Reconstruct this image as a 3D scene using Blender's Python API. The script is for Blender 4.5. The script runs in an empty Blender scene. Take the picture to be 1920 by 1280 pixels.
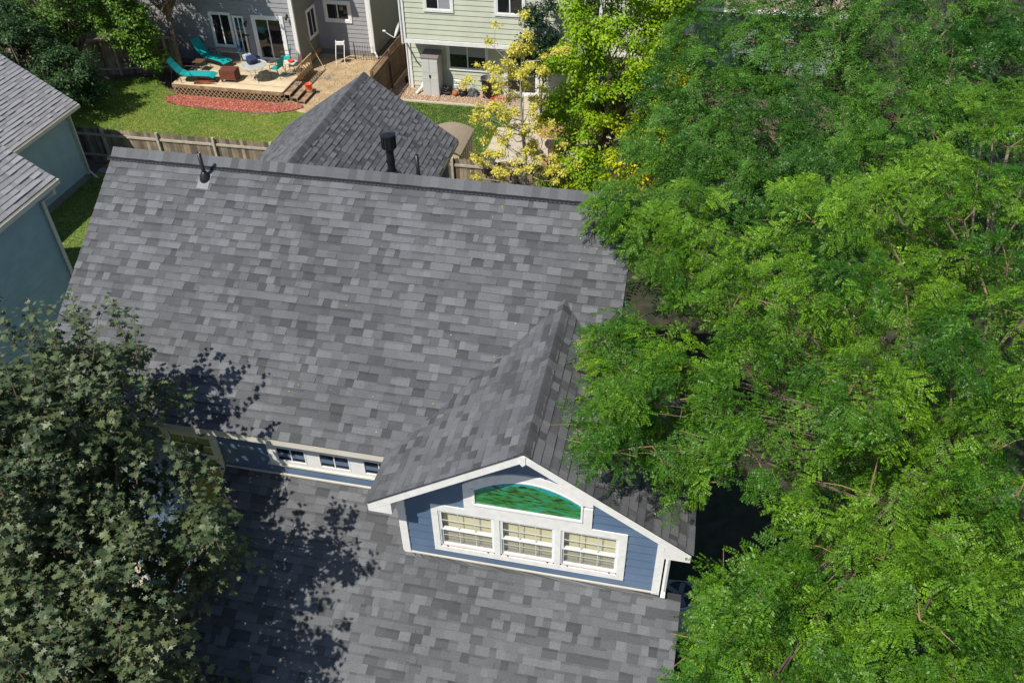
import bpy, math, random
import numpy as np
from mathutils import Vector, Matrix
rng = np.random.default_rng(11)
random.seed(11)
S = bpy.context.scene
COL = S.collection

# ------------------------------------------------ camera
pitch, yaw, roll = math.radians(40.12), math.radians(-12.85), math.radians(-1.21)
cy, sy, cp, sp = math.cos(yaw), math.sin(yaw), math.cos(pitch), math.sin(pitch)
fw = Vector((sy * cp, cy * cp, -sp)); rt = Vector((cy, -sy, 0)); up = rt.cross(fw)
cr, sr = math.cos(roll), math.sin(roll)
r2 = rt * cr + up * sr; u2 = up * cr - rt * sr
cam = bpy.data.objects.new('camera', bpy.data.cameras.new('camera'))
COL.objects.link(cam)
M = Matrix((r2, u2, -fw)).transposed().to_4x4(); M.translation = (10.23, -12.52, 16.32)
cam.matrix_world = M
cam.data.sensor_width = 36; cam.data.lens = 30.52
cam.data.clip_start = .1; cam.data.clip_end = 1000
S.camera = cam
# ------------------------------------------------ sky, sun, exposure
SUN = Vector((.5, .8, -1.33)).normalized()          # the way the light travels
W = bpy.data.worlds.new('World'); S.world = W; W.use_nodes = True
nt = W.node_tree; bg = nt.nodes['Background']
sky = nt.nodes.new('ShaderNodeTexSky'); sky.sky_type = 'NISHITA'; sky.sun_disc = False
sky.sun_elevation = math.asin(-SUN.z); sky.sun_rotation = math.atan2(-SUN.x, -SUN.y)
sky.altitude = 1600; sky.air_density = 1.0; sky.dust_density = 1.0
nt.links.new(sky.outputs[0], bg.inputs[0]); bg.inputs[1].default_value = 0.1
sl = bpy.data.lights.new('sun', 'SUN'); sl.energy = 4.4; sl.angle = math.radians(.53); sl.color = (1, .955, .88)
so = bpy.data.objects.new('sun', sl); COL.objects.link(so)
so.rotation_euler = SUN.to_track_quat('-Z', 'Y').to_euler(); so.location = (0, 0, 30)
S.view_settings.view_transform = 'Standard'; S.view_settings.look = 'None'
S.view_settings.exposure = 0.34; S.view_settings.gamma = 1; S.view_settings.use_curve_mapping = False
S.render.engine = 'CYCLES'
S.cycles.max_bounces = 6; S.cycles.transparent_max_bounces = 8

# ------------------------------------------------ materials
MATS = {}
def mat(name, c, rough=.7, var=.15, scale=6, metal=0, spec=.5, tone=False, col=False, bump=0, bscale=60, c2=None, trans=0, alpha_glass=False, big=0):
    if name in MATS: return MATS[name]
    m = bpy.data.materials.new(name); m.use_nodes = True; MATS[name] = m
    n, l = m.node_tree.nodes, m.node_tree.links
    b = n['Principled BSDF']; out = n['Material Output']
    b.inputs['Roughness'].default_value = rough; b.inputs['Metallic'].default_value = metal
    b.inputs['Specular IOR Level'].default_value = spec
    tc = n.new('ShaderNodeTexCoord')
    cur = None
    if col:
        a = n.new('ShaderNodeAttribute'); a.attribute_name = 'col'; cur = a.outputs['Color']
    else:
        rgb = n.new('ShaderNodeRGB'); rgb.outputs[0].default_value = (*c, 1); cur = rgb.outputs[0]
    def noise(sc, det=4):
        t = n.new('ShaderNodeTexNoise'); t.inputs['Scale'].default_value = sc; t.inputs['Detail'].default_value = det
        l.new(tc.outputs['Object'], t.inputs['Vector']); return t.outputs['Fac']
    if c2 is not None:
        mx = n.new('ShaderNodeMix'); mx.data_type = 'RGBA'
        rmp = n.new('ShaderNodeMapRange'); rmp.inputs[1].default_value = .38; rmp.inputs[2].default_value = .62
        l.new(noise(scale * .5), rmp.inputs[0]); l.new(rmp.outputs[0], mx.inputs[0])
        l.new(cur, mx.inputs[6]); mx.inputs[7].default_value = (*c2, 1); cur = mx.outputs[2]
    def mul(cur, fac):
        v = n.new('ShaderNodeVectorMath'); v.operation = 'SCALE'
        l.new(cur, v.inputs[0]); l.new(fac, v.inputs['Scale']); return v.outputs[0]
    if tone:
        a = n.new('ShaderNodeAttribute'); a.attribute_name = 'tone'; cur = mul(cur, a.outputs['Fac'])
    for sc, amt in ((scale, var), (.35, big)):
        if amt:
            r = n.new('ShaderNodeMapRange'); r.inputs[1].default_value = .25; r.inputs[2].default_value = .75
            r.inputs[3].default_value = 1 - amt; r.inputs[4].default_value = 1 + amt
            l.new(noise(sc), r.inputs[0]); cur = mul(cur, r.outputs[0])
    l.new(cur, b.inputs['Base Color'])
    if bump:
        bp = n.new('ShaderNodeBump'); bp.inputs['Strength'].default_value = bump; bp.inputs['Distance'].default_value = .01
        l.new(noise(bscale, 3), bp.inputs['Height']); l.new(bp.outputs[0], b.inputs['Normal'])
    if trans:
        tr = n.new('ShaderNodeBsdfTranslucent'); l.new(mul(cur, _val(n, 1.25)), tr.inputs[0])
        ms = n.new('ShaderNodeMixShader'); ms.inputs[0].default_value = trans
        l.new(b.outputs[0], ms.inputs[1]); l.new(tr.outputs[0], ms.inputs[2]); l.new(ms.outputs[0], out.inputs[0])
    if name == 'insect_screen':
        tp = n.new('ShaderNodeBsdfTransparent'); df = n.new('ShaderNodeBsdfDiffuse'); df.inputs[0].default_value = (.28, .27, .24, 1)
        ms = n.new('ShaderNodeMixShader'); ms.inputs[0].default_value = .3; l.new(tp.outputs[0], ms.inputs[1]); l.new(df.outputs[0], ms.inputs[2]); l.new(ms.outputs[0], out.inputs[0])
    elif alpha_glass:
        tp = n.new('ShaderNodeBsdfTransparent'); gl = n.new('ShaderNodeBsdfGlossy'); gl.inputs['Roughness'].default_value = .03
        lw = n.new('ShaderNodeLayerWeight'); pw = n.new('ShaderNodeMath'); pw.operation = 'POWER'; pw.inputs[1].default_value = 4; l.new(lw.outputs['Facing'], pw.inputs[0]); fr = n.new('ShaderNodeMath'); fr.operation = 'MULTIPLY_ADD'; fr.inputs[1].default_value = .6; fr.inputs[2].default_value = .05; l.new(pw.outputs[0], fr.inputs[0])
        ms = n.new('ShaderNodeMixShader'); tp.inputs[0].default_value = (*c, 1)
        l.new(fr.outputs[0], ms.inputs[0]); l.new(tp.outputs[0], ms.inputs[1]); l.new(gl.outputs[0], ms.inputs[2]); l.new(ms.outputs[0], out.inputs[0])
    return m
def _val(n, v):
    x = n.new('ShaderNodeValue'); x.outputs[0].default_value = v; return x.outputs[0]

SHG = mat('asphalt_shingle', (.106, .108, .113), .93, .28, 70, tone=True, bump=.45, bscale=160, big=.1, spec=.25)
SHB = mat('weathered_shingle', (.29, .285, .288), .93, .2, 45, tone=True, bump=.3, bscale=140, big=.08, spec=.25)
CAP = mat('ridge_cap_shingle', (.106, .107, .112), .93, .2, 55, tone=True, bump=.3, bscale=160, spec=.25)
DARK = mat('roof_underlay', (.025, .025, .028), .9)
EDGE = mat('drip_edge', (.02, .02, .022), .6)
WHITE = mat('white_paint', (.76, .75, .71), .5, .09, 9, bump=.05, bscale=20)
CREAM = mat('cream_gutter_paint', (.62, .59, .5), .45, .08, 3)
WVINYL = mat('white_vinyl', (.8, .8, .79), .35, .03, 3)
NAVY = mat('slate_blue_siding', (.085, .135, .215), .6, .1, 2.5, c2=(.1, .15, .225), bump=.12, bscale=30, big=.08)
TEALS = mat('teal_blue_siding', (.31, .44, .46), .65, .1, 2.5, bump=.12, bscale=30, big=.08)
GREYS = mat('grey_siding', (.30, .30, .31), .65, .08, 2.5, bump=.12, bscale=30, big=.06)
GREYD = mat('olive_grey_siding', (.20, .20, .17), .65, .08, 2.5, bump=.12, bscale=30)
GREENS = mat('sage_green_siding', (.53, .55, .43), .65, .07, 2.5, bump=.1, bscale=30, big=.05)
FARS = mat('sea_green_siding', (.22, .28, .25), .65, .07, 2.5)
GLASSD = mat('dark_window_glass', (.012, .014, .016), .04, 0, 1, spec=.7)
GLASS = mat('clear_glass', (.9, .93, .92), .02, 0, 1, alpha_glass=True)
SCREEN = mat('insect_screen', (.5, .5, .5), 0, 0, 1, alpha_glass=True)
BLIND = mat('cream_blind', (.66, .58, .38), .6, .05, 3)
BLACK = mat('black_plastic', (.012, .013, .015), .35, .1, 4)
BLKM = mat('black_metal', (.015, .016, .018), .4, .1, 4)
STEEL = mat('galvanised_metal', (.42, .43, .44), .4, .1, 8, metal=.7)
CONC = mat('concrete', (.5, .43, .34), .9, .1, 5, bump=.2, bscale=30, big=.1)
FOUND = mat('foundation_concrete', (.2, .2, .19), .9, .2, 6)
SAND = mat('sandy_dirt', (.46, .34, .2), .95, .25, 4, c2=(.36, .25, .13), bump=.6, bscale=25, big=.15)
SOIL = mat('dark_soil', (.075, .055, .038), .95, .3, 5, c2=(.11, .085, .06), bump=.5, bscale=25)
GRASSG = mat('lawn_ground', (.08, .15, .02), .95, .35, 7, c2=(.17, .19, .045), bump=.7, bscale=50, big=.3)
GRASSB = mat('grass_blades', (1, 1, 1), .6, 0, 1, col=True, trans=.3, spec=.3)
CHIP = mat('red_mulch', (1, 1, 1), .9, .1, 20, col=True)
PEB = mat('river_pebbles', (1, 1, 1), .8, .1, 20, col=True)
LEAF = mat('leaf', (1, 1, 1), .45, 0, 1, col=True, trans=.33, spec=.35)
LEAFM = mat('maple_leaf', (1, 1, 1), .48, 0, 1, col=True, trans=.25, spec=.45)
BARK = mat('bark', (.13, .09, .065), .9, .35, 12, c2=(.2, .15, .11), bump=.8, bscale=25)
BARKP = mat('pale_bark', (.36, .33, .28), .85, .25, 14, bump=.5, bscale=25)
FENCE = mat('weathered_fence_wood', (.33, .25, .17), .9, .35, 5, tone=True, c2=(.2, .165, .13), bump=.4, bscale=30)
FENCEB = mat('brown_fence_wood', (.15, .088, .05), .85, .25, 5, tone=True, bump=.3, bscale=30)
RAILW = mat('grey_rail_wood', (.42, .37, .3), .9, .25, 6, bump=.3, bscale=30)
DECKW = mat('deck_wood', (.56, .44, .28), .85, .15, 4, tone=True, bump=.3, bscale=30, big=.1)
LATT = mat('lattice_wood', (.36, .24, .12), .85, .2, 6)
STEPW = mat('step_wood', (.22, .14, .08), .85, .2, 6, c2=(.36, .25, .15))
REDW = mat('red_stained_wood', (.15, .045, .028), .6, .15, 6)
TEALF = mat('teal_sling_fabric', (.0, .33, .32), .7, .08, 10)
GLT = mat('frosted_glass_top', (.42, .44, .42), .12, .1, 3)
ORNG = mat('orange_plastic', (.75, .09, .02), .4, .05, 4)
TERRA = mat('terracotta', (.42, .12, .045), .8, .1, 6)
BLUEP = mat('blue_plastic', (.03, .12, .3), .4, .05, 4)
DNAVY = mat('navy_fabric', (.02, .03, .075), .7, .1, 5)
LBLUE = mat('pale_blue_fabric', (.38, .47, .6), .7, .1, 5)
SHEDW = mat('shed_beige', (.52, .44, .28), .6, .06, 4)
SHEDR = mat('shed_roof_tan', (.28, .22, .155), .6, .08, 4)
CABW = mat('cabinet_plastic', (.56, .55, .52), .5, .04, 4)
CABR = mat('cabinet_lid', (.2, .18, .17), .55, .04, 4)
TANT = mat('tan_table', (.4, .22, .1), .6, .1, 6)
BRNM = mat('brown_metal', (.13, .065, .035), .5, .1, 6)
REDF = mat('red_flowers', (.45, .05, .02), .7, .2, 6)
STRAW = mat('straw', (.6, .46, .25), .9, .2, 10)
BRNR = mat('brown_shingle', (.28, .21, .17), .9, .25, 5, tone=True)
ACG = mat('grey_green_enamel', (.3, .33, .32), .5, .1, 5)
PVC = mat('white_pipe', (.75, .74, .7), .4, .04, 4)

def artmat():
    m = bpy.data.materials.new('painted_mountain_panel'); m.use_nodes = True
    n, l = m.node_tree.nodes, m.node_tree.links; b = n['Principled BSDF']; b.inputs['Roughness'].default_value = .25
    tc = n.new('ShaderNodeTexCoord'); mp = n.new('ShaderNodeMapping'); l.new(tc.outputs['Object'], mp.inputs[0])
    mp.inputs['Rotation'].default_value = (0, math.radians(-35), 0); mp.inputs['Scale'].default_value = (4, 1, 15)
    t = n.new('ShaderNodeTexNoise'); t.inputs['Scale'].default_value = 1.6; t.inputs['Detail'].default_value = 6; l.new(mp.outputs[0], t.inputs[0])
    r = n.new('ShaderNodeValToRGB'); l.new(t.outputs[0], r.inputs[0]); e = r.color_ramp.elements
    e[0].position = .33; e[0].color = (.006, .035, .012, 1); e[1].position = .68; e[1].color = (.045, .36, .22, 1)
    for p, c in ((.42, (.02, .16, .03, 1)), (.5, (.05, .26, .03, 1)), (.6, (.02, .3, .15, 1))):
        x = e.new(p); x.color = c
    l.new(r.outputs[0], b.inputs['Base Color']); return m
ART = artmat()
ARTSKY = mat('panel_sky', (.02, .4, .38), .6, .15, 5)
ARTROCK = mat('panel_rock', (.09, .045, .03), .6, .4, 30)

# ------------------------------------------------ mesh collector
class MB:
    def __init__(s): s.v = []; s.f = []; s.mi = []; s.t = []; s.m = []
    def _m(s, m):
        if m not in s.m: s.m.append(m)
        return s.m.index(m)
    def face(s, pts, m, tone=1.0):
        k = len(s.v); s.v += [tuple(p) for p in pts]; s.f.append(tuple(range(k, k + len(pts)))); s.mi.append(s._m(m)); s.t.append(tone)
    def hexa(s, p, m, tone=1.0):     # 8 points: bottom 0-3 counterclockwise, top 4-7
        k = len(s.v); s.v += [tuple(q) for q in p]; mi = s._m(m)
        for f in ((3, 2, 1, 0), (4, 5, 6, 7), (0, 1, 5, 4), (1, 2, 6, 5), (2, 3, 7, 6), (3, 0, 4, 7)):
            s.f.append(tuple(k + i for i in f)); s.mi.append(mi); s.t.append(tone)
    def box(s, x0, x1, y0, y1, z0, z1, m, tone=1.0, X=None):
        p = [(x0, y0, z0), (x1, y0, z0), (x1, y1, z0), (x0, y1, z0), (x0, y0, z1), (x1, y0, z1), (x1, y1, z1), (x0, y1, z1)]
        if X is not None: p = [X @ Vector(q) for q in p]
        s.hexa(p, m, tone)
    def extrude(s, poly, d, m, tone=1.0):  # poly: 3D points, d: offset vector
        d = Vector(d); a = [Vector(p) for p in poly]; b = [p + d for p in a]; n = len(a)
        s.face(b, m, tone); s.face(a[::-1], m, tone)
        for i in range(n): s.face([a[i], a[(i + 1) % n], b[(i + 1) % n], b[i]], m, tone)
    def tube(s, pts, r, m, n=8, tone=1.0, cap=True):
        pts = [Vector(p) for p in pts]
        if not hasattr(r, '__len__'): r = [r] * len(pts)
        k0 = len(s.v); mi = s._m(m); prev = None
        for i, p in enumerate(pts):
            d = (pts[min(i + 1, len(pts) - 1)] - pts[max(i - 1, 0)]).normalized()
            if prev is None: a = d.cross(Vector((0, 0, 1)) if abs(d.z) < .9 else Vector((1, 0, 0))).normalized()
            else: a = (prev - d * prev.dot(d)).normalized()
            prev = a; b = d.cross(a)
            for j in range(n):
                t = 2 * math.pi * j / n; s.v.append(tuple(p + (a * math.cos(t) + b * math.sin(t)) * r[i]))
        for i in range(len(pts) - 1):
            for j in range(n):
                q = k0 + i * n; j2 = (j + 1) % n
                s.f.append((q + j, q + j2, q + n + j2, q + n + j)); s.mi.append(mi); s.t.append(tone)
        if cap:
            s.f.append(tuple(k0 + j for j in range(n))[::-1]); s.mi.append(mi); s.t.append(tone)
            q = k0 + (len(pts) - 1) * n; s.f.append(tuple(q + j for j in range(n))); s.mi.append(mi); s.t.append(tone)
    def lathe(s, prof, m, c=(0, 0, 0), n=16, tone=1.0):   # prof: (r, z)
        k0 = len(s.v); mi = s._m(m)
        for r, z in prof:
            for j in range(n):
                t = 2 * math.pi * j / n; s.v.append((c[0] + r * math.cos(t), c[1] + r * math.sin(t), c[2] + z))
        for i in range(len(prof) - 1):
            for j in range(n):
                q = k0 + i * n; j2 = (j + 1) % n
                s.f.append((q + j, q + j2, q + n + j2, q + n + j)); s.mi.append(mi); s.t.append(tone)
    def build(s, name, parent=None, smooth=False, bevel=0):
        me = bpy.data.meshes.new(name); v = s.v
        if parent is not None:
            o0 = ROOTLOC.get(parent.name)
            if o0 is not None: v = [(x - o0[0], y - o0[1], z - o0[2]) for x, y, z in v]
        me.from_pydata(v, [], s.f)
        for m in s.m: me.materials.append(m)
        me.polygons.foreach_set('material_index', s.mi)
        if any(m in TONED for m in s.m):
            a = me.attributes.new('tone', 'FLOAT', 'FACE'); a.data.foreach_set('value', s.t)
        if smooth: me.polygons.foreach_set('use_smooth', [True] * len(s.f))
        o = bpy.data.objects.new(name, me); COL.objects.link(o)
        if parent is not None:
            o.parent = parent; ROOTLOC[o.name] = ROOTLOC.get(parent.name)
        if bevel:
            b = o.modifiers.new('b', 'BEVEL'); b.width = bevel; b.segments = 2; b.limit_method = 'ANGLE'
        return o
TONED = {SHG, SHB, CAP, FENCE, FENCEB, DECKW, BRNR}
ROOTLOC = {}
def thing(name, label, cat, loc=(0, 0, 0), rotz=0, group=None, world=False):
    """an Empty at the thing's base; world=True: parts are given in world coordinates"""
    o = bpy.data.objects.new(name, None); COL.objects.link(o); o.location = loc; o.rotation_euler = (0, 0, rotz)
    o.empty_display_size = .3
    o['label'] = label; o['category'] = cat
    if group: o['group'] = group
    if world: ROOTLOC[o.name] = loc
    return o
def tag(o, label, cat, group=None, kind=None):
    if label: o['label'] = label
    if cat: o['category'] = cat
    if group: o['group'] = group
    if kind: o['kind'] = kind
    return o
def struct(o): o['kind'] = 'structure'; return o
def stuff(o): o['kind'] = 'stuff'; return o
def copy_tree(o, parent=None):
    c = o.copy(); COL.objects.link(c)
    if parent is not None: c.parent = parent
    for ch in list(o.children): copy_tree(ch, c)
    return c
def npmesh(name, V, F4, mat_, colr=None, parent=None, tri=False, smooth=False):
    """V (n,3) verts, F4 (m,k) faces, colr (m,3) per face colour"""
    k = F4.shape[1]; me = bpy.data.meshes.new(name)
    if parent is not None and ROOTLOC.get(parent.name) is not None: V = V - np.array(ROOTLOC[parent.name])
    me.vertices.add(len(V)); me.vertices.foreach_set('co', V.astype(np.float32).ravel())
    me.loops.add(F4.size); me.loops.foreach_set('vertex_index', F4.astype(np.int32).ravel())
    me.polygons.add(len(F4)); me.polygons.foreach_set('loop_start', np.arange(0, F4.size, k, dtype=np.int32))
    me.update(calc_edges=True)
    me.materials.append(mat_)
    if colr is not None:
        a = me.attributes.new('col', 'FLOAT_COLOR', 'FACE')
        a.data.foreach_set('color', np.hstack([colr, np.ones((len(colr), 1))]).astype(np.float32).ravel())
    o = bpy.data.objects.new(name, me); COL.objects.link(o)
    if parent is not None: o.parent = parent; ROOTLOC[o.name] = ROOTLOC.get(parent.name)
    return o

# ------------------------------------------------ roof and wall builders
def poly_interval(poly, v):
    us = []
    for i in range(len(poly)):
        (u0, v0), (u1, v1) = poly[i], poly[(i + 1) % len(poly)]
        if (v0 <= v <= v1) or (v1 <= v <= v0):
            if abs(v1 - v0) < 1e-9: us += [u0, u1]
            else: us.append(u0 + (u1 - u0) * (v - v0) / (v1 - v0))
    return (min(us), max(us)) if us else None
TONES = [1.36, 1.24, 1.12, 1.0, .9, .8, .7, .62]
TW = [.09, .18, .2, .18, .14, .1, .07, .04]
def tabs(O, U, V, poly, exp=.143, skip=None, wmin=.08, wmax=.25, tones=TONES, tw=TW, thick=.011):
    """laminated shingle tabs as wedges; U along the course, V up the slope, poly in (u, v)"""
    O, U, V = Vector(O), Vector(U).normalized(), Vector(V).normalized(); N = U.cross(V)
    if N.z < 0: N = -N
    if callable(poly[0]): itv, vmin, vmax = poly
    else: itv = lambda v: poly_interval(poly, v); vmin = min(p[1] for p in poly); vmax = max(p[1] for p in poly)
    out = []
    nrow = int(math.ceil((vmax - vmin) / exp))
    for k in range(nrow):
        va = vmin + k * exp; vb = min(va + exp, vmax)
        ia, ib = itv(va + 1e-5), itv(vb - 1e-5)
        if not ia or not ib: continue
        lo, hi = min(ia[0], ib[0]), max(ia[1], ib[1]); u = lo - random.random() * .3; prev = None
        while u < hi:
            w = random.uniform(wmin, wmax); a, b = u, u + w; u = b
            t = random.choices(tones, tw)[0]
            a0, b0, a1, b1 = max(a, ia[0]), min(b, ia[1]), max(a, ib[0]), min(b, ib[1])
            if b0 <= a0 and b1 <= a1: continue
            if b0 < a0: a0 = b0 = (a0 + b0) / 2
            if b1 < a1: a1 = b1 = (a1 + b1) / 2
            if b0 - a0 + b1 - a1 < .02: continue
            h = thick * (1.2 if t > .95 else .55) * random.uniform(.7, 1.4); dv = random.uniform(-.004, .004)
            va_ = va + (dv if k else 0)
            P = lambda uu, vv, hh: O + U * uu + V * vv + N * hh
            g = 0
            pts = [P(a0 + g, va_, 0), P(b0 - g, va_, 0), P(b1 - g, vb + .002, 0), P(a1 + g, vb + .002, 0),
                   P(a0 + g, va_, h + .004), P(b0 - g, va_, h + .004), P(b1 - g, vb + .002, .0035), P(a1 + g, vb + .002, .0035)]
            c = (pts[4] + pts[6]) / 2
            if skip and skip(c): continue
            out.append((pts, t * random.uniform(.95, 1.05), c))
    return out
CAMP = Vector((10.23, -12.52, 16.32))
def seen(c):
    d = c - CAMP; z = d.dot(fw)
    if z <= 0: return 0
    x = d.dot(r2) / z; y = d.dot(u2) / z
    return 1 / d.length_squared if abs(x) < .59 and abs(y) < .393 else 0
def lay_shingles(parent, tb, m, singles=0):
    tb = sorted(tb, key=lambda q: -seen(q[2]))
    def put(b, p, t):
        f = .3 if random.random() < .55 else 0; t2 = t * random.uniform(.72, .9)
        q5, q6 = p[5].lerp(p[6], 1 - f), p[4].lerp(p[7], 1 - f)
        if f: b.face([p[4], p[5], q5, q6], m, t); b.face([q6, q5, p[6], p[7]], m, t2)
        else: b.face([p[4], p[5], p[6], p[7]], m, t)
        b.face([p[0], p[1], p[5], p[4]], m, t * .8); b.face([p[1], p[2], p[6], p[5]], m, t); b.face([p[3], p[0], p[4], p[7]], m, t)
    for pts, t, c in tb[:singles]:
        b = MB(); put(b, pts, t); b.build('shingle', parent)
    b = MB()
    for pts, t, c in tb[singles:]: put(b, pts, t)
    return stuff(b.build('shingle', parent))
def caps(parent, A, B, nl, nr, half=.15, exp=.15, m=CAP, tones=(1.2, 1.1, 1, .9, .78), lift=.02):
    """ridge caps from A to B; nl, nr: unit vectors down the two slopes"""
    A, B, nl, nr = Vector(A), Vector(B), Vector(nl).normalized(), Vector(nr).normalized(); L = (B - A).length; d = (B - A) / L
    n = int(L / exp); upv = Vector((0, 0, 1))
    for i in range(n):
        b = MB(); a = A + d * (i * exp); c = a + d * (exp + .002); t = random.choice(tones) * random.uniform(.95, 1.05)
        w = half * random.uniform(.97, 1.03)
        h0, h1 = lift + .012, lift + .004
        def ring(p, h): return [p + nl * w + upv * (h - .018), p + nl * (w * .3) + upv * (h + .0), p + upv * (h + .004), p + nr * (w * .3) + upv * h, p + nr * w + upv * (h - .018)]
        r0, r1 = ring(a, h0), ring(c, h1); q0 = [p - upv * .012 for p in r0]; q1 = [p - upv * .012 for p in r1]
        for j in range(4):
            b.face([r0[j], r0[j + 1], r1[j + 1], r1[j]], m, t); b.face([q0[j + 1], q0[j], q1[j], q1[j + 1]], m, t)
            b.face([q0[j], q0[j + 1], r0[j + 1], r0[j]], m, t); b.face([r1[j], r1[j + 1], q1[j + 1], q1[j]], m, t)
        b.face([r0[0], r1[0], q1[0], q0[0]], m, t); b.face([r1[4], r0[4], q0[4], q1[4]], m, t)
        b.build('ridge_cap', parent)
def siding(parent, O, U, N, u0, u1, z0, z1, m, exp=.2, holes=(), lo=None, hi=None, t=.028, name='siding_board', gap=.016):
    """lap boards on a wall; O origin, U along the wall, N outwards; holes: (ua, ub, za, zb)"""
    O, U, N = Vector(O), Vector(U), Vector(N); k = 0; z = z0
    lo = lo or (lambda z: u0); hi = hi or (lambda z: u1)
    while z < z1 - .01:
        zb = min(z + exp, z1); cuts = [z, zb] + [h[i] for h in holes for i in (2, 3) if z < h[i] < zb]; cuts = sorted(set(cuts)); b = MB(); any_ = False
        T = lambda zz: t * (1 - .8 * (zz - z) / exp); zg_ = z + gap
        for ca, cb in zip(cuts, cuts[1:]):
            if ca == z: ca = zg_
            if cb - ca < .004: continue
            mid = (ca + cb) / 2; iv = [(None, None)]; seg = [(-1e9, 1e9)]
            for ua, ub, za, zc in holes:
                if za < mid < zc:
                    ns = []
                    for a, c in seg:
                        if ub <= a or ua >= c: ns.append((a, c))
                        else:
                            if a < ua: ns.append((a, ua))
                            if c > ub: ns.append((ub, c))
                    seg = ns
            for a, c in seg:
                a0, c0, a1, c1 = max(a, lo(ca)), min(c, hi(ca)), max(a, lo(cb)), min(c, hi(cb))
                if c0 <= a0 and c1 <= a1: continue
                if c1 < a1: a1 = c1 = (a1 + c1) / 2
                if c0 < a0: continue
                P = lambda u, zz, n: O + U * u + N * n + Vector((0, 0, zz))
                b.hexa([P(a0, ca, 0), P(c0, ca, 0), P(c0, ca, T(ca)), P(a0, ca, T(ca)), P(a1, cb, 0), P(c1, cb, 0), P(c1, cb, T(cb)), P(a1, cb, T(cb))], m); b.build(name, parent); b = MB()
        z = zb; k += 1
class Fr:
    """a wall frame: point (u, n, z)"""
    def __init__(s, O, U, N): s.O, s.U, s.N = Vector(O), Vector(U), Vector(N)
    def __call__(s, u, n, z): return s.O + s.U * u + s.N * n + Vector((0, 0, z))
    def box(s, b, u0, u1, n0, n1, z0, z1, m, tone=1):
        b.hexa([s(u0, n0, z0), s(u1, n0, z0), s(u1, n1, z0), s(u0, n1, z0), s(u0, n0, z1), s(u1, n0, z1), s(u1, n1, z1), s(u0, n1, z1)], m, tone)
def slider(parent, F, u0, u1, z0, z1, trim=.1, m=WHITE, label=None, split=.5, door=False, shade=None):
    """trimmed window with two sashes; trim > sashes and panes"""
    b = MB()
    for a, c, d, e in ((u0 - trim, u1 + trim, z1, z1 + trim), (u0 - trim, u1 + trim, z0 - trim, z0), (u0 - trim, u0, z0, z1), (u1, u1 + trim, z0, z1)):
        F.box(b, a, c, 0, .045, d, e, m)
    w = b.build('sliding_door' if door else 'window', parent)
    if label: w['label'] = label
    us = u0 + (u1 - u0) * split; s = .045
    for i, (a, c) in enumerate(((u0, us + s / 2), (us - s / 2, u1))):
        n1 = .035 - .012 * i; b = MB()
        for x0, x1, d, e in ((a, c, z1 - s, z1), (a, c, z0, z0 + s), (a, a + s, z0 + s, z1 - s), (c - s, c, z0 + s, z1 - s)):
            F.box(b, x0, x1, n1 - .02, n1, d, e, WVINYL)
        b.build('sash', w)
        b = MB(); F.box(b, a + s, c - s, n1 - .018, n1 - .012, z0 + s, z1 - s, GLASSD); b.build('pane', w)
        if shade:
            zz = z1 - s - (z1 - z0 - 2 * s) * shade[i]
            if shade[i] > 0:
                b = MB(); F.box(b, a + s, c - s, n1 - .0118, n1 - .009, zz, z1 - s, mat('grey_shade', (.3, .31, .32), .4, .05)); b.build('shade', w)
    return w

# ------------------------------------------------ ground and paving
def sheet(name, pts, z, m, th=0):
    b = MB(); b.face([(x, y, z) for x, y in pts], m); return struct(b.build(name))
sheet('ground', [(-150, -120), (150, -120), (150, 220), (-150, 220)], -.02, SOIL)
sheet('back_lawn', [(-24, 14.3), (-2.95, 14.3), (-2.95, 19.0), (-6.2, 19.55), (-7.0, 20.2), (-12.5, 20.3), (-14.52, 21.8), (-24, 18.5)], .004, GRASSG)
sheet('side_lawn', [(-11.9, -12), (.25, -12), (.25, 13.9), (-11.9, 13.9)], .004, GRASSG)
sheet('sandy_yard', [(-7.3, 20.1), (-6.2, 19.5), (-2.95, 18.95), (-2.95, 25.9), (-7.75, 25.9), (-7.75, 23.5), (-7.3, 23.5)], .008, SAND)
sheet('neighbour_lawn', [(-2.95, 14.3), (2.5, 14.3), (2.5, 19.6), (2.9, 19.6), (2.9, 21.35), (-2.95, 21.35)], .004, GRASSG)
sheet('pebble_bed', [(-2.95, 21.45), (2.9, 21.45), (2.9, 22.85), (-2.2, 22.85), (-2.2, 30), (-2.95, 30)], .006, mat('pebble_ground', (.42, .28, .17), .95, .3, 30, c2=(.3, .2, .12), bump=.8, bscale=60))
b = MB(); b.box(-2.95, 2.9, 21.35, 21.45, 0, .06, CONC); struct(b.build('lawn_edging'))
b = MB(); b.box(2.5, 7.5, 15.2, 19.6, -.05, .03, CONC); b.box(2.9, 4.1, 19.6, 22.8, -.05, .035, CONC); struct(b.build('patio'))
b = MB(); b.box(-1.5, 1.4, -4.2, -2.2, -.05, .05, CONC); struct(b.build('front_path'))
sheet('right_yard', [(8.7, -14), (60, -14), (60, 60), (16.5, 60), (16.5, 21), (8.7, 21)], .004, mat('painted_shade_ground', (.022, .03, .01), .95, .4, 4, c2=(.04, .035, .02), bump=.6, bscale=20))  # near-black colour paints in the shade under the trees on the right

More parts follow.
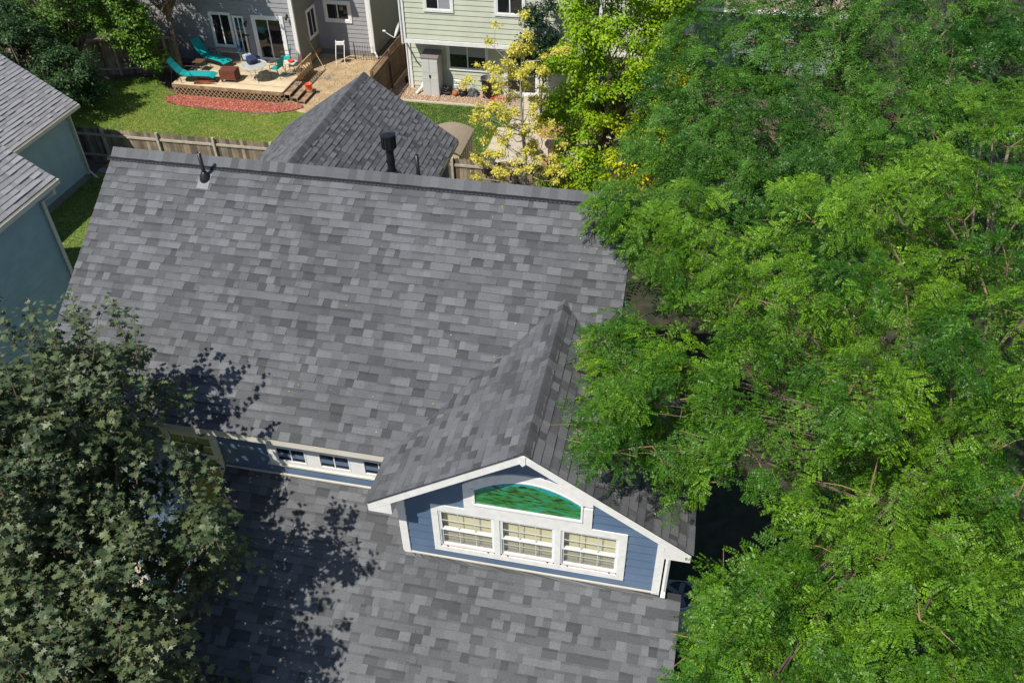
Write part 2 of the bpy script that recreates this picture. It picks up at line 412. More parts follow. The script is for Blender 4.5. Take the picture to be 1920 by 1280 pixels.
# ------------------------------------------------ the blue-grey house
TM, TG, TL = math.tan(math.radians(32.7)), math.tan(math.radians(33.2)), math.tan(math.radians(26.3))
WD, RZ, EY = 9.54, 8.9, -4.01
EZ = RZ + EY * TM; XG, HW, YF = 8.62, 2.36, -4.954; GZ = EZ + HW * TG
UW, GW, LZ0 = -3.73, -4.54, 5.15
H = thing('blue_house', 'slate blue house with dark grey shingle roof and white trimmed front gable', 'house', (4.8, 0, 0), world=True)
def zl(y): return LZ0 + (y - UW) * TL
# roof decks
b = MB(); n = Vector((0, -math.sin(math.atan(TM)), math.cos(math.atan(TM))))
for s in (1, -1):
    ye = -EY * -s
    yi = ye * .985; zi = RZ + abs(yi) * -TM - .004
    b.extrude([(0.01, 0, RZ - .004), (0.01, yi, zi), (WD - .01, yi, zi), (WD - .01, 0, RZ - .004)], (0, 0, -.1), DARK)
b.build('roof', H)
b = MB()
yb = (GZ - RZ) / TM
b.extrude([(XG, YF + .04, GZ - .004), (XG - HW + .01, YF + .04, EZ - .004), (XG - HW, EY - .02, EZ - .004), (XG, yb, GZ - .004)], (0, 0, -.12), DARK)
b.extrude([(XG, YF + .04, GZ - .004), (XG + HW - .01, YF + .04, EZ - .004), (XG + HW, -2.2, EZ - .004), (XG, yb, GZ - .004)], (0, 0, -.12), DARK)
gable_roof = b.build('gable_roof', H)
LX0, LX1, LY = 3.15, 10.98, -8.6
b = MB(); b.extrude([(LX0, UW + .02, zl(UW + .02) - .006), (LX0, LY, zl(LY) - .006), (LX1, LY, zl(LY) - .006), (LX1, GW + .02, zl(GW + .02) - .006), (XG - HW + .5, GW + .02, zl(GW + .02) - .006), (XG - HW + .5, UW + .02, zl(UW + .02) - .006)], (0, 0, -.14), DARK)
b.build('lower_roof', H)
# shingles
under = lambda c: (abs(c.x - XG) < HW and c.y < 0 and c.z < GZ - abs(c.x - XG) * TG - .03)
sl_ = abs(EY) / math.cos(math.atan(TM))
cm = math.cos(math.atan(TM)); vap = (GZ - EZ) / TM / cm
rowtop = lambda v: -.02 + (math.floor((v + .02) / .143) + 1) * .143
def main_l(v):
    if rowtop(v) > vap: return (0, WD)
    return (0, XG - HW + HW * max(v, 0) / vap + .01)
def main_r(v):
    if rowtop(v - .0002) > vap or v < 0: return None
    lo_ = XG + HW - HW * v / vap - .01
    return (lo_, WD) if lo_ < WD else None
T_ = tabs((0, EY, EZ), (1, 0, 0), (0, 1, TM), (main_l, -.02, sl_)) + tabs((0, EY, EZ), (1, 0, 0), (0, 1, TM), (main_r, -.02, sl_))
cl = math.cos(math.atan(TL)); vg = (GW - LY) / cl
low = tabs((0, LY, zl(LY)), (1, 0, 0), (0, 1, TL), (lambda v: (LX0, LX1) if v < vg - .01 else (LX0, XG - HW + .36), 0, (UW - LY) / cl - .02)); low2 = []
gs = HW / math.cos(math.atan(TG)); vy = EY
gl = tabs((XG - HW, 0, EZ), (0, 1, 0), (1, 0, TG), [(YF, -.02), (vy + .05, -.02), (yb, gs), (YF, gs)])
gr = tabs((XG + HW, 0, EZ), (0, 1, 0), (-1, 0, TG), thick=.009, poly= [(YF, -.02), (-2.2, -.02), (yb, gs), (YF, gs)])
# rear wing
RX, RY, RZ2, RHW = .6, 10.75, 5.9, 2.77; TR = (RZ2 - 3.99) / RHW; REZ = RZ2 - RHW * TR; rs = math.hypot(RHW, RZ2 - REZ)
rl = tabs((RX - RHW, 0, REZ), (0, 1, 0), (1, 0, TR), [(3.6, 0), (RY, 0), (RY, rs), (3.6, rs)])
rr = tabs((RX + RHW, 0, REZ), (0, 1, 0), (-1, 0, TR), [(3.6, 0), (RY, 0), (RY, rs), (3.6, rs)], thick=.013)
b = MB()
for s in (1, -1):
    b.extrude([(RX, 3.6, RZ2 - .006), (RX + s * RHW, 3.6, REZ - .006), (RX + s * RHW, RY - .01, REZ - .006), (RX, RY - .01, RZ2 - .006)], (0, 0, -.12), DARK)
b.build('rear_roof', H)
bk = tabs((0, 3.95, RZ - 3.95 * TM), (1, 0, 0), (0, -1, TM), [(0, 3.2), (WD, 3.2), (WD, sl_ - .1), (0, sl_ - .1)])
lay_shingles(H, T_ + low + low2 + gl + gr + rl + rr + bk, SHG, 300)
nl_, nr_ = (0, -1, -TM), (0, 1, -TM)
caps(H, (0, 0, RZ), (WD, 0, RZ), nl_, nr_, .18, .147, lift=.045)
caps(H, (XG, YF, GZ), (XG, yb + .12, GZ), (-1, 0, -TG), (1, 0, -TG), .15, .147, tones=(1.15, .95, .85, .7))
caps(H, (RX, RY, RZ2), (RX, 4.6, RZ2), (-1, 0, -TR), (1, 0, -TR), .16, .147, tones=(1., .9, .8, .7), lift=.03)
# ridge vent: dark filter strip under the caps with its pale louvre slots
b = MB(); ca = math.cos(math.atan(TM)); y0 = -.18 * ca
b.hexa([(-.06, y0 - .045, RZ + (y0 - .045) * TM + .006), (WD, y0 - .045, RZ + (y0 - .045) * TM + .006), (WD, y0 + .03, RZ + y0 * TM + .01), (-.06, y0 + .03, RZ + y0 * TM + .01),
        (-.06, y0 - .03, RZ + y0 * TM + .022), (WD, y0 - .03, RZ + y0 * TM + .022), (WD, y0 + .03, RZ + y0 * TM + .04), (-.06, y0 + .03, RZ + y0 * TM + .04)], BLACK)
x = 0
GSL = mat('vent_slot_grey', (.09, .09, .095), .6)
while x < WD - .06:
    b.box(x, x + .05, y0 - .042, y0 - .036, RZ + y0 * TM - .008, RZ + y0 * TM + .006, GSL); x += .075
b.build('ridge_vent', H)
# fascia, rakes, gutterless eaves
b = MB(); b.box(0, XG - HW - .02, EY + .005, EY + .03, EZ - .17, EZ - .012, CREAM); b.build('fascia', H)
b = MB(); b.box(.02, XG - HW + .3, EY + .03, UW - .02, EZ - .17, EZ - .15, WHITE); b.build('soffit', H)
for xx in (0.0, WD - .03):
    b = MB(); b.hexa([(xx, EY, EZ - .17), (xx + .03, EY, EZ - .17), (xx + .03, 0, RZ - .17), (xx, 0, RZ - .17), (xx, EY, EZ - .01), (xx + .03, EY, EZ - .01), (xx + .03, 0, RZ - .01), (xx, 0, RZ - .01)], CREAM); b.build('rake_board', H)
for s in (-1, 1):   # front gable rake boards, edge and soffit
    xe = XG + s * (HW - .005); d = .165
    def rk(b, y0_, y1_, t0, t1, m, x1=XG):
        p = [(xe, y0_, EZ - t1), (x1, y0_, GZ - t1 + .003 * 0), (x1, y1_, GZ - t1), (xe, y1_, EZ - t1), (xe, y0_, EZ - t0), (x1, y0_, GZ - t0), (x1, y1_, GZ - t0), (xe, y1_, EZ - t0)]
        b.hexa(p, m)
    b = MB(); rk(b, YF + .01, YF + .035, .012, .016 + d, WHITE); b.build('rake_board', H)
    b = MB(); rk(b, YF - .006, YF + .02, .002, .01, EDGE); b.build('drip_edge', H)
    b = MB(); rk(b, YF + .04, GW, .17, .19, WHITE); b.build('soffit', H)
    # boxed eave return
    xi = XG + s * (HW - .37); zb = EZ - .19
    zt = EZ + .37 * TG - .19
    b = MB(); b.extrude([(xe, YF + .012, zb), (xi, YF + .012, zb), (xi, YF + .012, zt)], (0, GW - YF - .02, 0), WHITE)
    b.build('eave_return', H)
b = MB(); b.extrude([(XG - .05, YF - .002, GZ - .06), (XG - .05, YF - .002, GZ - .2), (XG - .01, YF - .002, GZ - .25), (XG + .03, YF - .002, GZ - .2), (XG + .03, YF - .002, GZ - .06)], (0, .01, 0), WHITE); b.build('peak_trim', H)
b = MB(); b.box(XG + HW - .03, XG + HW, YF + .05, -2.2, EZ - .18, EZ - .012, WHITE); b.build('fascia', H)
b = MB(); b.box(XG + HW - .3, XG + HW, -2.19, -2.17, EZ - .3, EZ, WHITE); b.build('rake_board', H)
# bodies
b = MB()
b.box(.3, 9.25, UW + .02, 3.7, 0, EZ - .18, NAVY)
b.extrude([(.3, -3.6, EZ - .18), (.3, 3.6, EZ - .18), (.3, 0, RZ - .3)], (8.95, 0, 0), NAVY)
b.box(6.64, 10.6, GW + .16, -2.3, 0, EZ - .2, NAVY); b.box(6.64, 7.1, GW + .015, GW + .16, 0, EZ - .2, NAVY); b.box(10.05, 10.6, GW + .015, GW + .16, 0, EZ - .2, NAVY); b.box(7.1, 10.05, GW + .015, GW + .16, 0, 5.0, NAVY); b.box(7.1, 10.05, GW + .015, GW + .16, 5.99, EZ - .2, NAVY)
b.extrude([(6.64, GW + .016, EZ - .2), (10.6, GW + .016, EZ - .2), (XG, GW + .016, GZ - .2)], (0, 1.5, 0), NAVY)
b.box(3.3, 10.7, -8.2, GW, 0, zl(-8.2) - .16, NAVY)
b.box(-1.95, 3.0, 3.6, 10.4, 0, REZ - .1, GREYD)
b.extrude([(-1.95, 10.38, REZ - .1), (3.0, 10.38, REZ - .1), (RX, 10.38, RZ2 - .2)], (0, -.3, 0), GREYD)
b.build('wall', H)
# upper front wall siding, left part behind the maple
F1 = Fr((0, UW, 0), (1, 0, 0), (0, -1, 0))
bigw = (2.22, 3.0, 3.2, 5.79)
siding(H, (0, UW, 0), (1, 0, 0), (0, -1, 0), .3, 6.66, 3.0, EZ - .15, NAVY, exp=.185, holes=[(bigw[0], bigw[1], 3.2, bigw[3])])
def paned(parent, F, u0, u1, z0, z1, nu, nz, zm=None, s=.035, glass=GLASSD, n=.03, name='window'):
    """plain framed window with muntins"""
    b = MB()
    for a, c, d, e in ((u0, u1, z1 - s, z1), (u0, u1, z0, z0 + s), (u0, u0 + s, z0 + s, z1 - s), (u1 - s, u1, z0 + s, z1 - s)): F.box(b, a, c, n - .02, n + .012, d, e, WVINYL)
    w = b.build(name, parent)
    b = MB(); F.box(b, u0 + s, u1 - s, n - .014, n - .008, z0 + s, z1 - s, glass); b.build('pane', w)
    b = MB()
    for i in range(1, nu): x = u0 + s + (u1 - u0 - 2 * s) * i / nu; F.box(b, x - .009, x + .009, n - .006, n + .004, z0 + s, z1 - s, WVINYL)
    for i in range(1, nz): z = z0 + s + (z1 - z0 - 2 * s) * i / nz; F.box(b, u0 + s, u1 - s, n - .005, n + .005, z - .009, z + .009, WVINYL)
    if nu > 1 or nz > 1: b.build('muntin', w)
    return w
# tall window with transom
b = MB(); F1.box(b, 2.1, 2.22, 0, .05, 3.1, EZ - .16, CREAM); F1.box(b, 3.0, 3.12, 0, .05, 3.1, EZ - .16, CREAM); F1.box(b, 2.22, 3.0, 0, .05, 5.79, EZ - .16, CREAM); F1.box(b, 1.95, 3.0, .01, .04, 5.26, 5.33, CREAM)
wt = b.build('tall_window', H); 
paned(wt, F1, 2.22, 3.0, 5.34, 5.79, 3, 2, s=.02); 
b = MB(); F1.box(b, 2.22, 3.0, .01, .016, 3.1, 5.26, GLASSD); b.build('pane', wt)
# clerestory strip of three low windows
b = MB(); F1.box(b, 4.02, 6.3, 0, .03, 5.42, 5.50, WHITE); F1.box(b, 4.02, 4.17, 0, .03, 5.50, 5.84, WHITE); F1.box(b, 4.70, 4.93, 0, .03, 5.50, 5.84, WHITE); F1.box(b, 5.47, 5.70, 0, .03, 5.50, 5.84, WHITE)
F1.box(b, 4.02, 6.3, 0, .028, 5.84, EZ - .16, WHITE); F1.box(b, 3.98, 6.34, .0, .05, 5.385, 5.42, CREAM); b.build('window_trim', H)
for a, c in ((4.17, 4.70), (4.93, 5.47), (5.70, 6.24)): paned(H, F1, a, c, 5.5, 5.84, 2, 1, s=.022, n=.024)
b = MB(); F1.box(b, 3.15, 6.62, .02, .05, zl(UW) + .005, zl(UW) + .03, CREAM); b.build('flashing', H)
# gable wall
FG = Fr((0, GW, 0), (1, 0, 0), (0, -1, 0))
w0, w1, wz0, wz1 = 7.205, 9.965, 5.06, 5.93
def rise(x): return GZ - abs(x - XG) * TG - .18
loG = lambda z: max(6.66, XG - (GZ - .18 - z) / TG); hiG = lambda z: min(10.58, XG + (GZ - .18 - z) / TG)
siding(H, (0, GW, 0), (1, 0, 0), (0, -1, 0), 6.66, 10.58, zl(GW) + .03, GZ - .2, NAVY, exp=.178, holes=[(w0, w1, wz0, wz1), (7.78, 9.41, 6.2, 6.56)], lo=loG, hi=hiG, t=.032)
for a, c in ((6.57, 6.68), (10.52, 10.64)):
    b = MB(); FG.box(b, a, c, 0, .04, zl(GW) - .02, rise(a if a < XG else c) - .01, WHITE); b.build('corner_board', H)
b = MB(); b.box(6.55, 6.57, GW - .03, GW + .9, zl(GW) + .02, EZ - .2, WHITE)
b.build('corner_board', H)
b = MB(); b.tube([(10.7, GW - .03, EZ - .22), (10.7, GW - .03, zl(GW) + .1), (10.7, GW - .12, zl(GW) + .04)], .038, WHITE, 6); b.build('downspout', H)
b = MB(); FG.box(b, 6.66, 10.6, .02, .045, zl(GW) + .004, zl(GW) + .028, CREAM); b.build('flashing', H)
# window surround: one wide board frame with arched top
b = MB(); T = .045
for a, c, d, e in ((7.1, w0, 4.95, 6.06), (w1, 10.08, 4.95, 6.06), (w0, w1, 4.95, wz0), (w0, w1, wz1, 6.06), (8.075, 8.165, wz0, wz1), (9.01, 9.1, wz0, wz1), (7.63, 7.78, 6.06, 6.55), (9.41, 9.55, 6.06, 6.5), (7.78, 9.41, 6.06, 6.2)):
    FG.box(b, a, c, 0, T, d, e, WHITE)
NA = 20
def arc(u, z_end, z_mid, a, c): t = (u - a) / (c - a) * 2 - 1; return z_end + (z_mid - z_end) * (1 - t * t)
for i in range(NA):
    ua = 7.63 + (9.55 - 7.63) * i / NA; ub = 7.63 + (9.55 - 7.63) * (i + 1) / NA
    zi = [6.55 if not 7.78 <= u <= 9.41 else arc(u, 6.55, 6.87, 7.78, 9.41) for u in (ua, ub)]
    zo = [min(arc(u, 6.62, 7.01, 7.63, 9.55), rise(u) + .0) for u in (ua, ub)]
    zi = [min(i_, o_ - .01) for i_, o_ in zip(zi, zo)]
    b.hexa([FG(ua, 0, zi[0]), FG(ub, 0, zi[1]), FG(ub, T, zi[1]), FG(ua, T, zi[0]), FG(ua, 0, zo[0]), FG(ub, 0, zo[1]), FG(ub, T, zo[1]), FG(ua, T, zo[0])], WHITE)
ws = b.build('window_surround', H)
# arched picture window
b = MB()
for i in range(NA):
    ua = 7.78 + 1.63 * i / NA; ub = 7.78 + 1.63 * (i + 1) / NA; f = lambda u: arc(u, 6.55, 6.87, 7.78, 9.41)
    b.hexa([FG(ua, .005, f(ua) - .03), FG(ub, .005, f(ub) - .03), FG(ub, .05, f(ub) - .03), FG(ua, .05, f(ua) - .03), FG(ua, .005, f(ua)), FG(ub, .005, f(ub)), FG(ub, .05, f(ub)), FG(ua, .05, f(ua))], WVINYL)
FG.box(b, 7.78, 9.41, .005, .065, 6.2, 6.235, WVINYL); FG.box(b, 7.78, 7.81, .005, .06, 6.235, 6.52, WVINYL); FG.box(b, 9.38, 9.41, .005, .06, 6.235, 6.52, WVINYL)
aw = b.build('arched_window', H); aw['label'] = 'arched window holding a painted green mountain panel'
def areg(name, f0, f1, n, m, u0=7.81, u1=9.38, N=40):
    b = MB()
    for i in range(N):
        ua = u0 + (u1 - u0) * i / N; ub = u0 + (u1 - u0) * (i + 1) / N
        if f1(ua) - f0(ua) < .001 and f1(ub) - f0(ub) < .001: continue
        b.face([FG(ua, n, f0(ua)), FG(ub, n, f0(ub)), FG(ub, n, max(f0(ub), f1(ub))), FG(ua, n, max(f0(ua), f1(ua)))], m)
    return b.build(name, aw)
topf = lambda u: arc(u, 6.55, 6.87, 7.78, 9.41) - .028
ridge = lambda u: max(6.3, topf(u) - .085 + .022 * math.sin(u * 9) + .008 * math.sin(u * 37))
areg('painted_sky', lambda u: ridge(u) - .01, topf, .036, ARTSKY)
areg('painted_hills', lambda u: 6.23, ridge, .038, ART)
b = MB()
for cx, cz, w, h, lean in ((8.17, 6.66, .06, .05, .08), (8.4, 6.64, .02, .07, .13), (8.47, 6.62, .012, .06, .11), (8.66, 6.6, .02, .09, .17), (8.74, 6.57, .012, .07, .12), (8.98, 6.56, .015, .055, .09), (9.07, 6.52, .012, .05, .08), (9.2, 6.47, .015, .03, .05)):
    pts = [(cx - w - lean / 2, cz + h), (cx - lean / 2, cz + h * .8), (cx + w * .4, cz), (cx + w + lean / 2, cz - h), (cx + lean / 2, cz - h * .9), (cx - w, cz - h * .1)]
    b.face([FG(u, .041, z) for u, z in pts], ARTROCK)
b.build('painted_rocks', aw)
b = MB()
for i in range(6): u = 7.95 + i * .27; b.face([FG(u, .0373, ridge(u) - .01), FG(u + .006, .0373, ridge(u) - .01), FG(u + .046, .0373, topf(u + .046)), FG(u + .04, .0373, topf(u + .04))], EDGE)
b.build('leading', aw)
b = MB()
for i in range(NA):
    ua = 7.81 + 1.57 * i / NA; ub = 7.81 + 1.57 * (i + 1) / NA
    b.face([FG(ua, .045, 6.235), FG(ub, .045, 6.235), FG(ub, .045, topf(ub)), FG(ua, .045, topf(ua))], GLASS)
b.build('pane', aw)
# three double hung windows with blinds
for a, c in ((w0, 8.075), (8.165, 9.01), (9.1, w1)):
    s = .026; zm = 5.48; b = MB()
    for x0, x1, d, e, n0, n1 in ((a, c, wz1 - .02, wz1, -.1, .03), (a, a + .02, wz0, wz1, -.1, .03), (c - .02, c, wz0, wz1, -.1, .03)): FG.box(b, x0, x1, n0, n1, d, e, WVINYL)
    w = b.build('sash_window', H)
    b = MB(); FG.box(b, a, c, -.1, .03, wz0, wz0 + .03, mat('sill_vinyl', (.5, .45, .42), .5, .1, 5)); b.build('sill', w)
    for i, (d, e, n) in enumerate(((zm - .02, wz1 - .02, .012), (wz0 + .03, zm + .02, -.014))):
        b = MB(); x0, x1 = a + .02, c - .02
        for p0, p1, q0, q1 in ((x0, x1, e - s, e), (x0, x1, d, d + s), (x0, x0 + s, d + s, e - s), (x1 - s, x1, d + s, e - s)): FG.box(b, p0, p1, n - .012, n + .012, q0, q1, WVINYL)
        b.build('sash', w)
        b = MB()
        for k in (1, 2): x = x0 + s + (x1 - x0 - 2 * s) * k / 3; FG.box(b, x - .005, x + .005, n - .004, n + .003, d + s, e - s, WVINYL)
        z = (d + e) / 2; FG.box(b, x0 + s, x1 - s, n - .004, n + .0035, z - .005, z + .005, WVINYL); b.build('muntin', w)
        b = MB(); b.face([FG(x0 + s, n + .005, d + s), FG(x1 - s, n + .005, d + s), FG(x1 - s, n + .005, e - s), FG(x0 + s, n + .005, e - s)], GLASS); b.build('pane', w)
    b = MB(); b.face([FG(a + .03, -.012, wz0 + .04), FG(c - .03, -.012, wz0 + .04), FG(c - .03, -.012, zm - .01), FG(a + .03, -.012, zm - .01)], SCREEN); b.build('screen', w)
    b = MB(); z = wz0 + .06
    while z < wz1 - .03:
        b.hexa([FG(a + .03, -.085, z), FG(c - .03, -.085, z), FG(c - .03, -.078, z), FG(a + .03, -.078, z), FG(a + .03, -.095, z + .046), FG(c - .03, -.095, z + .046), FG(c - .03, -.088, z + .046), FG(a + .03, -.088, z + .046)], BLIND); z += .048
    b.build('blind', w)
    b = MB()
    for k in (.3, .72): x = a + (c - a) * k; FG.box(b, x, x + .007, -.076, -.072, wz0 + .05, wz1 - .04, CREAM)
    b.build('blind_cord', w)
    b = MB(); FG.box(b, a + .1, a + .12, .035, .045, wz0 + .01, wz0 + .03, BLACK); FG.box(b, c - .12, c - .1, .035, .045, wz0 + .01, wz0 + .03, BLACK); b.build('weep_cap', w)
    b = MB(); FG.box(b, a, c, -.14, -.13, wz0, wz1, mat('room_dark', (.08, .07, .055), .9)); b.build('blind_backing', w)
# lower roof edges
b = MB(); b.hexa([(LX1 - .03, LY, zl(LY) - .16), (LX1, LY, zl(LY) - .16), (LX1, GW, zl(GW) - .16), (LX1 - .03, GW, zl(GW) - .16), (LX1 - .03, LY, zl(LY) - .01), (LX1, LY, zl(LY) - .01), (LX1, GW, zl(GW) - .01), (LX1 - .03, GW, zl(GW) - .01)], WHITE); b.build('rake_board', H)
# rear wing eave and post
b = MB(); b.box(RX + RHW - .03, RX + RHW + .02, 3.6, RY - .02, REZ - .14, REZ - .015, SHEDW); b.build('fascia', H)
b = MB(); b.hexa([(RX + RHW, RY - .02, REZ - .18), (RX + RHW, RY, REZ - .18), (RX, RY, RZ2 - .18), (RX, RY - .02, RZ2 - .18), (RX + RHW, RY - .02, REZ - .01), (RX + RHW, RY, REZ - .01), (RX, RY, RZ2 - .01), (RX, RY - .02, RZ2 - .01)], CREAM); b.build('rake_board', H)
b = MB(); b.box(3.0, 3.14, 10.3, 10.44, 0, REZ - .12, CREAM); b.build('corner_post', H)
# pipes on the roof
V = thing('plumbing_vent', 'black plumbing vent pipe with flashing boot on main roof', 'roof vent', (1.93, -.33, RZ - .33 * TM), world=False)
b = MB(); b.hexa([(-.11, -.19, -.19 * TM + .012), (.11, -.19, -.19 * TM + .012), (.11, .06, .06 * TM + .012), (-.11, .06, .06 * TM + .012), (-.11, -.19, -.19 * TM + .02), (.11, -.19, -.19 * TM + .02), (.11, .06, .06 * TM + .02), (-.11, .06, .06 * TM + .02)], mat('lead_flashing', (.19, .19, .2), .6, .2, 20)); b.build('flashing_plate', V)
b = MB(); b.lathe([(.105, -.06), (.105, .0), (.085, .06), (.05, .12), (.04, .13)], BLACK); b.build('boot', V, True)
b = MB(); b.lathe([(.036, .05), (.036, .5), (.028, .5), (.028, .35)], BLACK); b.build('pipe', V, True)
V = thing('flue', 'tall black flue with louvred round cap behind the main ridge', 'flue', (5.13, .5, RZ - .5 * TM))
b = MB(); b.lathe([(.17, -.14), (.17, .06), (.1, .13), (.085, .14)], BLACK, n=20); b.build('flashing_collar', V, True)
b = MB(); b.lathe([(.07, .0), (.07, .6)], BLACK, n=20); b.lathe([(.082, .3), (.082, .33)], BLACK, n=20); b.build('pipe', V, True)
b = MB(); b.lathe([(.07, .56), (.12, .58), (.12, .8), (.14, .81), (.14, .84), (.0, .87)], BLACK, n=20)
for j in range(12):
    t = j * math.pi / 6; X = Matrix.Rotation(t, 4, 'Z'); b.box(.118, .132, -.012, .012, .58, .81, BLACK, X=X)
b.build('cap', V)
V = thing('vent_pipe', 'thin short black vent pipe just behind the ridge right of the flue', 'roof vent', (5.62, .5, RZ - .5 * TM))
b = MB(); b.lathe([(.035, -.05), (.035, .48), (.025, .48)], BLACK); b.build('pipe', V, True)
b = MB(); b.lathe([(.09, -.1), (.09, .0), (.045, .08)], BLACK); b.build('boot', V, True)

# ------------------------------------------------ teal house on the left
B = thing('teal_house', 'teal blue neighbour house with weathered light grey shingle roofs', 'house', (-12, 5, 0), world=True)
bx, by, bez = -11.9, 12.75, 2.95; tb_ = .675
b = MB(); b.box(-20, bx + .0, 1, by, .25, bez - .1, TEALS); b.box(-20, bx + .03, 1, by + .03, 0, .25, FOUND)
fx, fy, fez = -5.9, 3.95, 5.4
b.box(-13.8, fx, -8, fy, 0, fez - .15, TEALS)
b.extrude([(fx - .1, fy, fez - .15), (-13.8, fy, fez - .15), (-9.85, fy, fez + 2.2)], (0, -9, 0), TEALS)
b.build('wall', B)
siding(B, (bx, 0, 0), (0, 1, 0), (1, 0, 0), 4, by, .25, bez - .12, TEALS, exp=.2, t=.045, gap=.022)
siding(B, (fx, 0, 0), (0, 1, 0), (1, 0, 0), -4, fy, .2, fez - .15, TEALS, exp=.2, t=.045, gap=.022)
b = MB()
b.extrude([(-11.5, by + .25, bez), (-11.5, 0, bez), (-19, 0, bez + 7.5 * tb_), (-19, by + .25, bez + 7.5 * tb_)], (0, 0, -.12), DARK)
b.extrude([(fx + .42, fy + .28, fez), (fx + .42, -8, fez), (-10.0, -8, fez + 4.52 * tb_), (-10.0, fy + .28, fez + 4.52 * tb_)], (0, 0, -.12), DARK)
b.extrude([(-10.0, fy + .28, fez + 4.52 * tb_), (-10.0, -8, fez + 4.52 * tb_), (-14.52, -8, fez), (-14.52, fy + .28, fez)], (0, 0, -.12), DARK)
b.build('roof', B)
t1 = tabs((-11.5, 0, bez + .006), (0, 1, 0), (-1, 0, tb_), [(5, 0), (by + .25, 0), (by + .25, 6.0), (5, 6.0)], tones=[1.1, 1.02, .95, .9, .84], tw=[.2, .3, .25, .15, .1], thick=.018, wmin=.15, wmax=.4)
t2 = tabs((fx + .42, 0, fez + .006), (0, 1, 0), (-1, 0, tb_), [(-3, 0), (fy + .28, 0), (fy + .28, 4.52 / math.cos(math.atan(tb_))), (-3, 4.52 / math.cos(math.atan(tb_)))], tones=[1.12, 1.02, .95, .9, .82], tw=[.2, .3, .25, .15, .1], thick=.018, wmin=.15, wmax=.4)
lay_shingles(B, t1 + t2, SHB, 300)
def gut(parent, x, y0, y1, z):
    b = MB(); b.box(x, x + .012, y0, y1, z - .12, z, CREAM); b.box(x + .012, x + .1, y0, y1, z - .12, z - .108, CREAM); b.box(x + .1, x + .112, y0, y1, z - .12, z + .004, CREAM); b.box(x, x + .112, y1, y1 + .01, z - .12, z + .004, CREAM)
    return b.build('gutter', parent)
gut(B, -11.5 + .005, 3, by + .2, bez - .01); gut(B, fx + .425, -6, fy + .26, fez - .01)
for (x, y0, y1, z) in ((-11.505, 3, by + .25, bez), (fx + .415, -8, fy + .28, fez)):
    b = MB(); b.box(x - .025, x, y0, y1, z - .19, z - .02, CREAM); b.build('fascia', B)
b = MB(); b.box(bx + .02, bx + .06, by - .1, by + .03, .2, bez - .15, CREAM); b.build('corner_board', B)
b = MB(); b.tube([(bx + .35, by - .02, bez - .12), (bx + .12, by - .04, bez - .35), (bx + .11, by - .04, .35), (bx + .35, by - .02, .05)], .04, CREAM, 6); b.build('downspout', B)
b = MB(); b.box(fx + .02, fx + .05, fy - .1, fy + .03, .2, fez - .2, TEALS); b.build('corner_board', B)
b = MB(); b.tube([(fx + .48, fy + .0, fez - .1), (fx + .47, fy + .02, fez - .28), (fx + .1, fy - .1, fez - .5), (fx + .1, fy - .1, .1)], .045, CREAM, 6); b.build('downspout', B)

# ------------------------------------------------ neighbours at the back
g = thing('grey_house', 'grey lap sided house with sliding door opening onto a wooden deck', 'house', (-9, 25, 0), world=True)
HT = 6.5
b = MB(); b.box(-17, -7.72, 23.52, 33, .25, HT, GREYS); b.box(-7.72, -5.0, 25.82, 33, .25, HT, GREYS); b.box(-17, -7.7, 23.5, 33, 0, .25, FOUND); b.box(-7.7, -4.98, 25.8, 33, 0, .25, FOUND)
b.build('wall', g)
gd = (-9.62, -8.36, .55, 2.42); gw_ = (-11.75, -10.75, 1.0, 2.5)
siding(g, (0, 23.52, 0), (1, 0, 0), (0, -1, 0), -17, -7.72, .25, HT, GREYS, exp=.205)
siding(g, (-7.72, 0, 0), (0, 1, 0), (1, 0, 0), 23.52, 25.82, .25, HT, GREYD, exp=.205)
siding(g, (0, 25.82, 0), (1, 0, 0), (0, -1, 0), -7.72, -5.0, .25, HT, GREYS, exp=.205)
siding(g, (-5.0, 0, 0), (0, 1, 0), (1, 0, 0), 25.82, 33, .25, HT, GREYD, exp=.205)
FA = Fr((0, 23.5, 0), (1, 0, 0), (0, -1, 0)); FB = Fr((0, 25.8, 0), (1, 0, 0), (0, -1, 0)); FC = Fr((-7.7, 0, 0), (0, 1, 0), (1, 0, 0))
slider(g, FA, -9.62, -8.36, .57, 2.4, .15, door=True)
slider(g, FA, -11.75, -10.85, 1.05, 2.5, .09); slider(g, FA, -11.2 + .55, -10.2, .62, 2.42, .05, door=True)
slider(g, FA, -11.75, -10.4, 3.6, 4.8, .1); slider(g, FA, -9.9, -8.6, 3.6, 4.8, .1)
slider(g, FC, 24.85, 26.0 - .3, 1.1, 2.3, .09); slider(g, FB, -7.08, -6.0, 1.7, 2.45, .13); slider(g, FB, -7.1, -5.9, 4.0, 5.0, .13)
for x, F in ((-7.72, FA), (-5.02, FB)):
    b = MB(); F.box(b, x - .11, x + .045, .0, .045, .2, HT, WHITE); b.build('corner_board', g)
b = MB(); b.box(-7.68, -7.655, 23.45, 23.56, .2, HT, WHITE); b.build('corner_board', g)
b = MB(); b.tube([(-4.9, 25.72, HT), (-4.9, 25.72, .3), (-4.72, 25.5, .1)], .045, WVINYL, 6); b.build('downspout', g)
b = MB(); b.box(-7.7, -7.62, 23.6, 25.8, .12, .4, LATT); b.build('ledger_board', g)
b = MB(); b.extrude([(-17.5, 23.1, HT), (-7.2, 23.1, HT), (-7.2, 28, HT + 2.5), (-17.5, 28, HT + 2.5)], (0, 0, -.15), BRNR); b.build('roof', g)
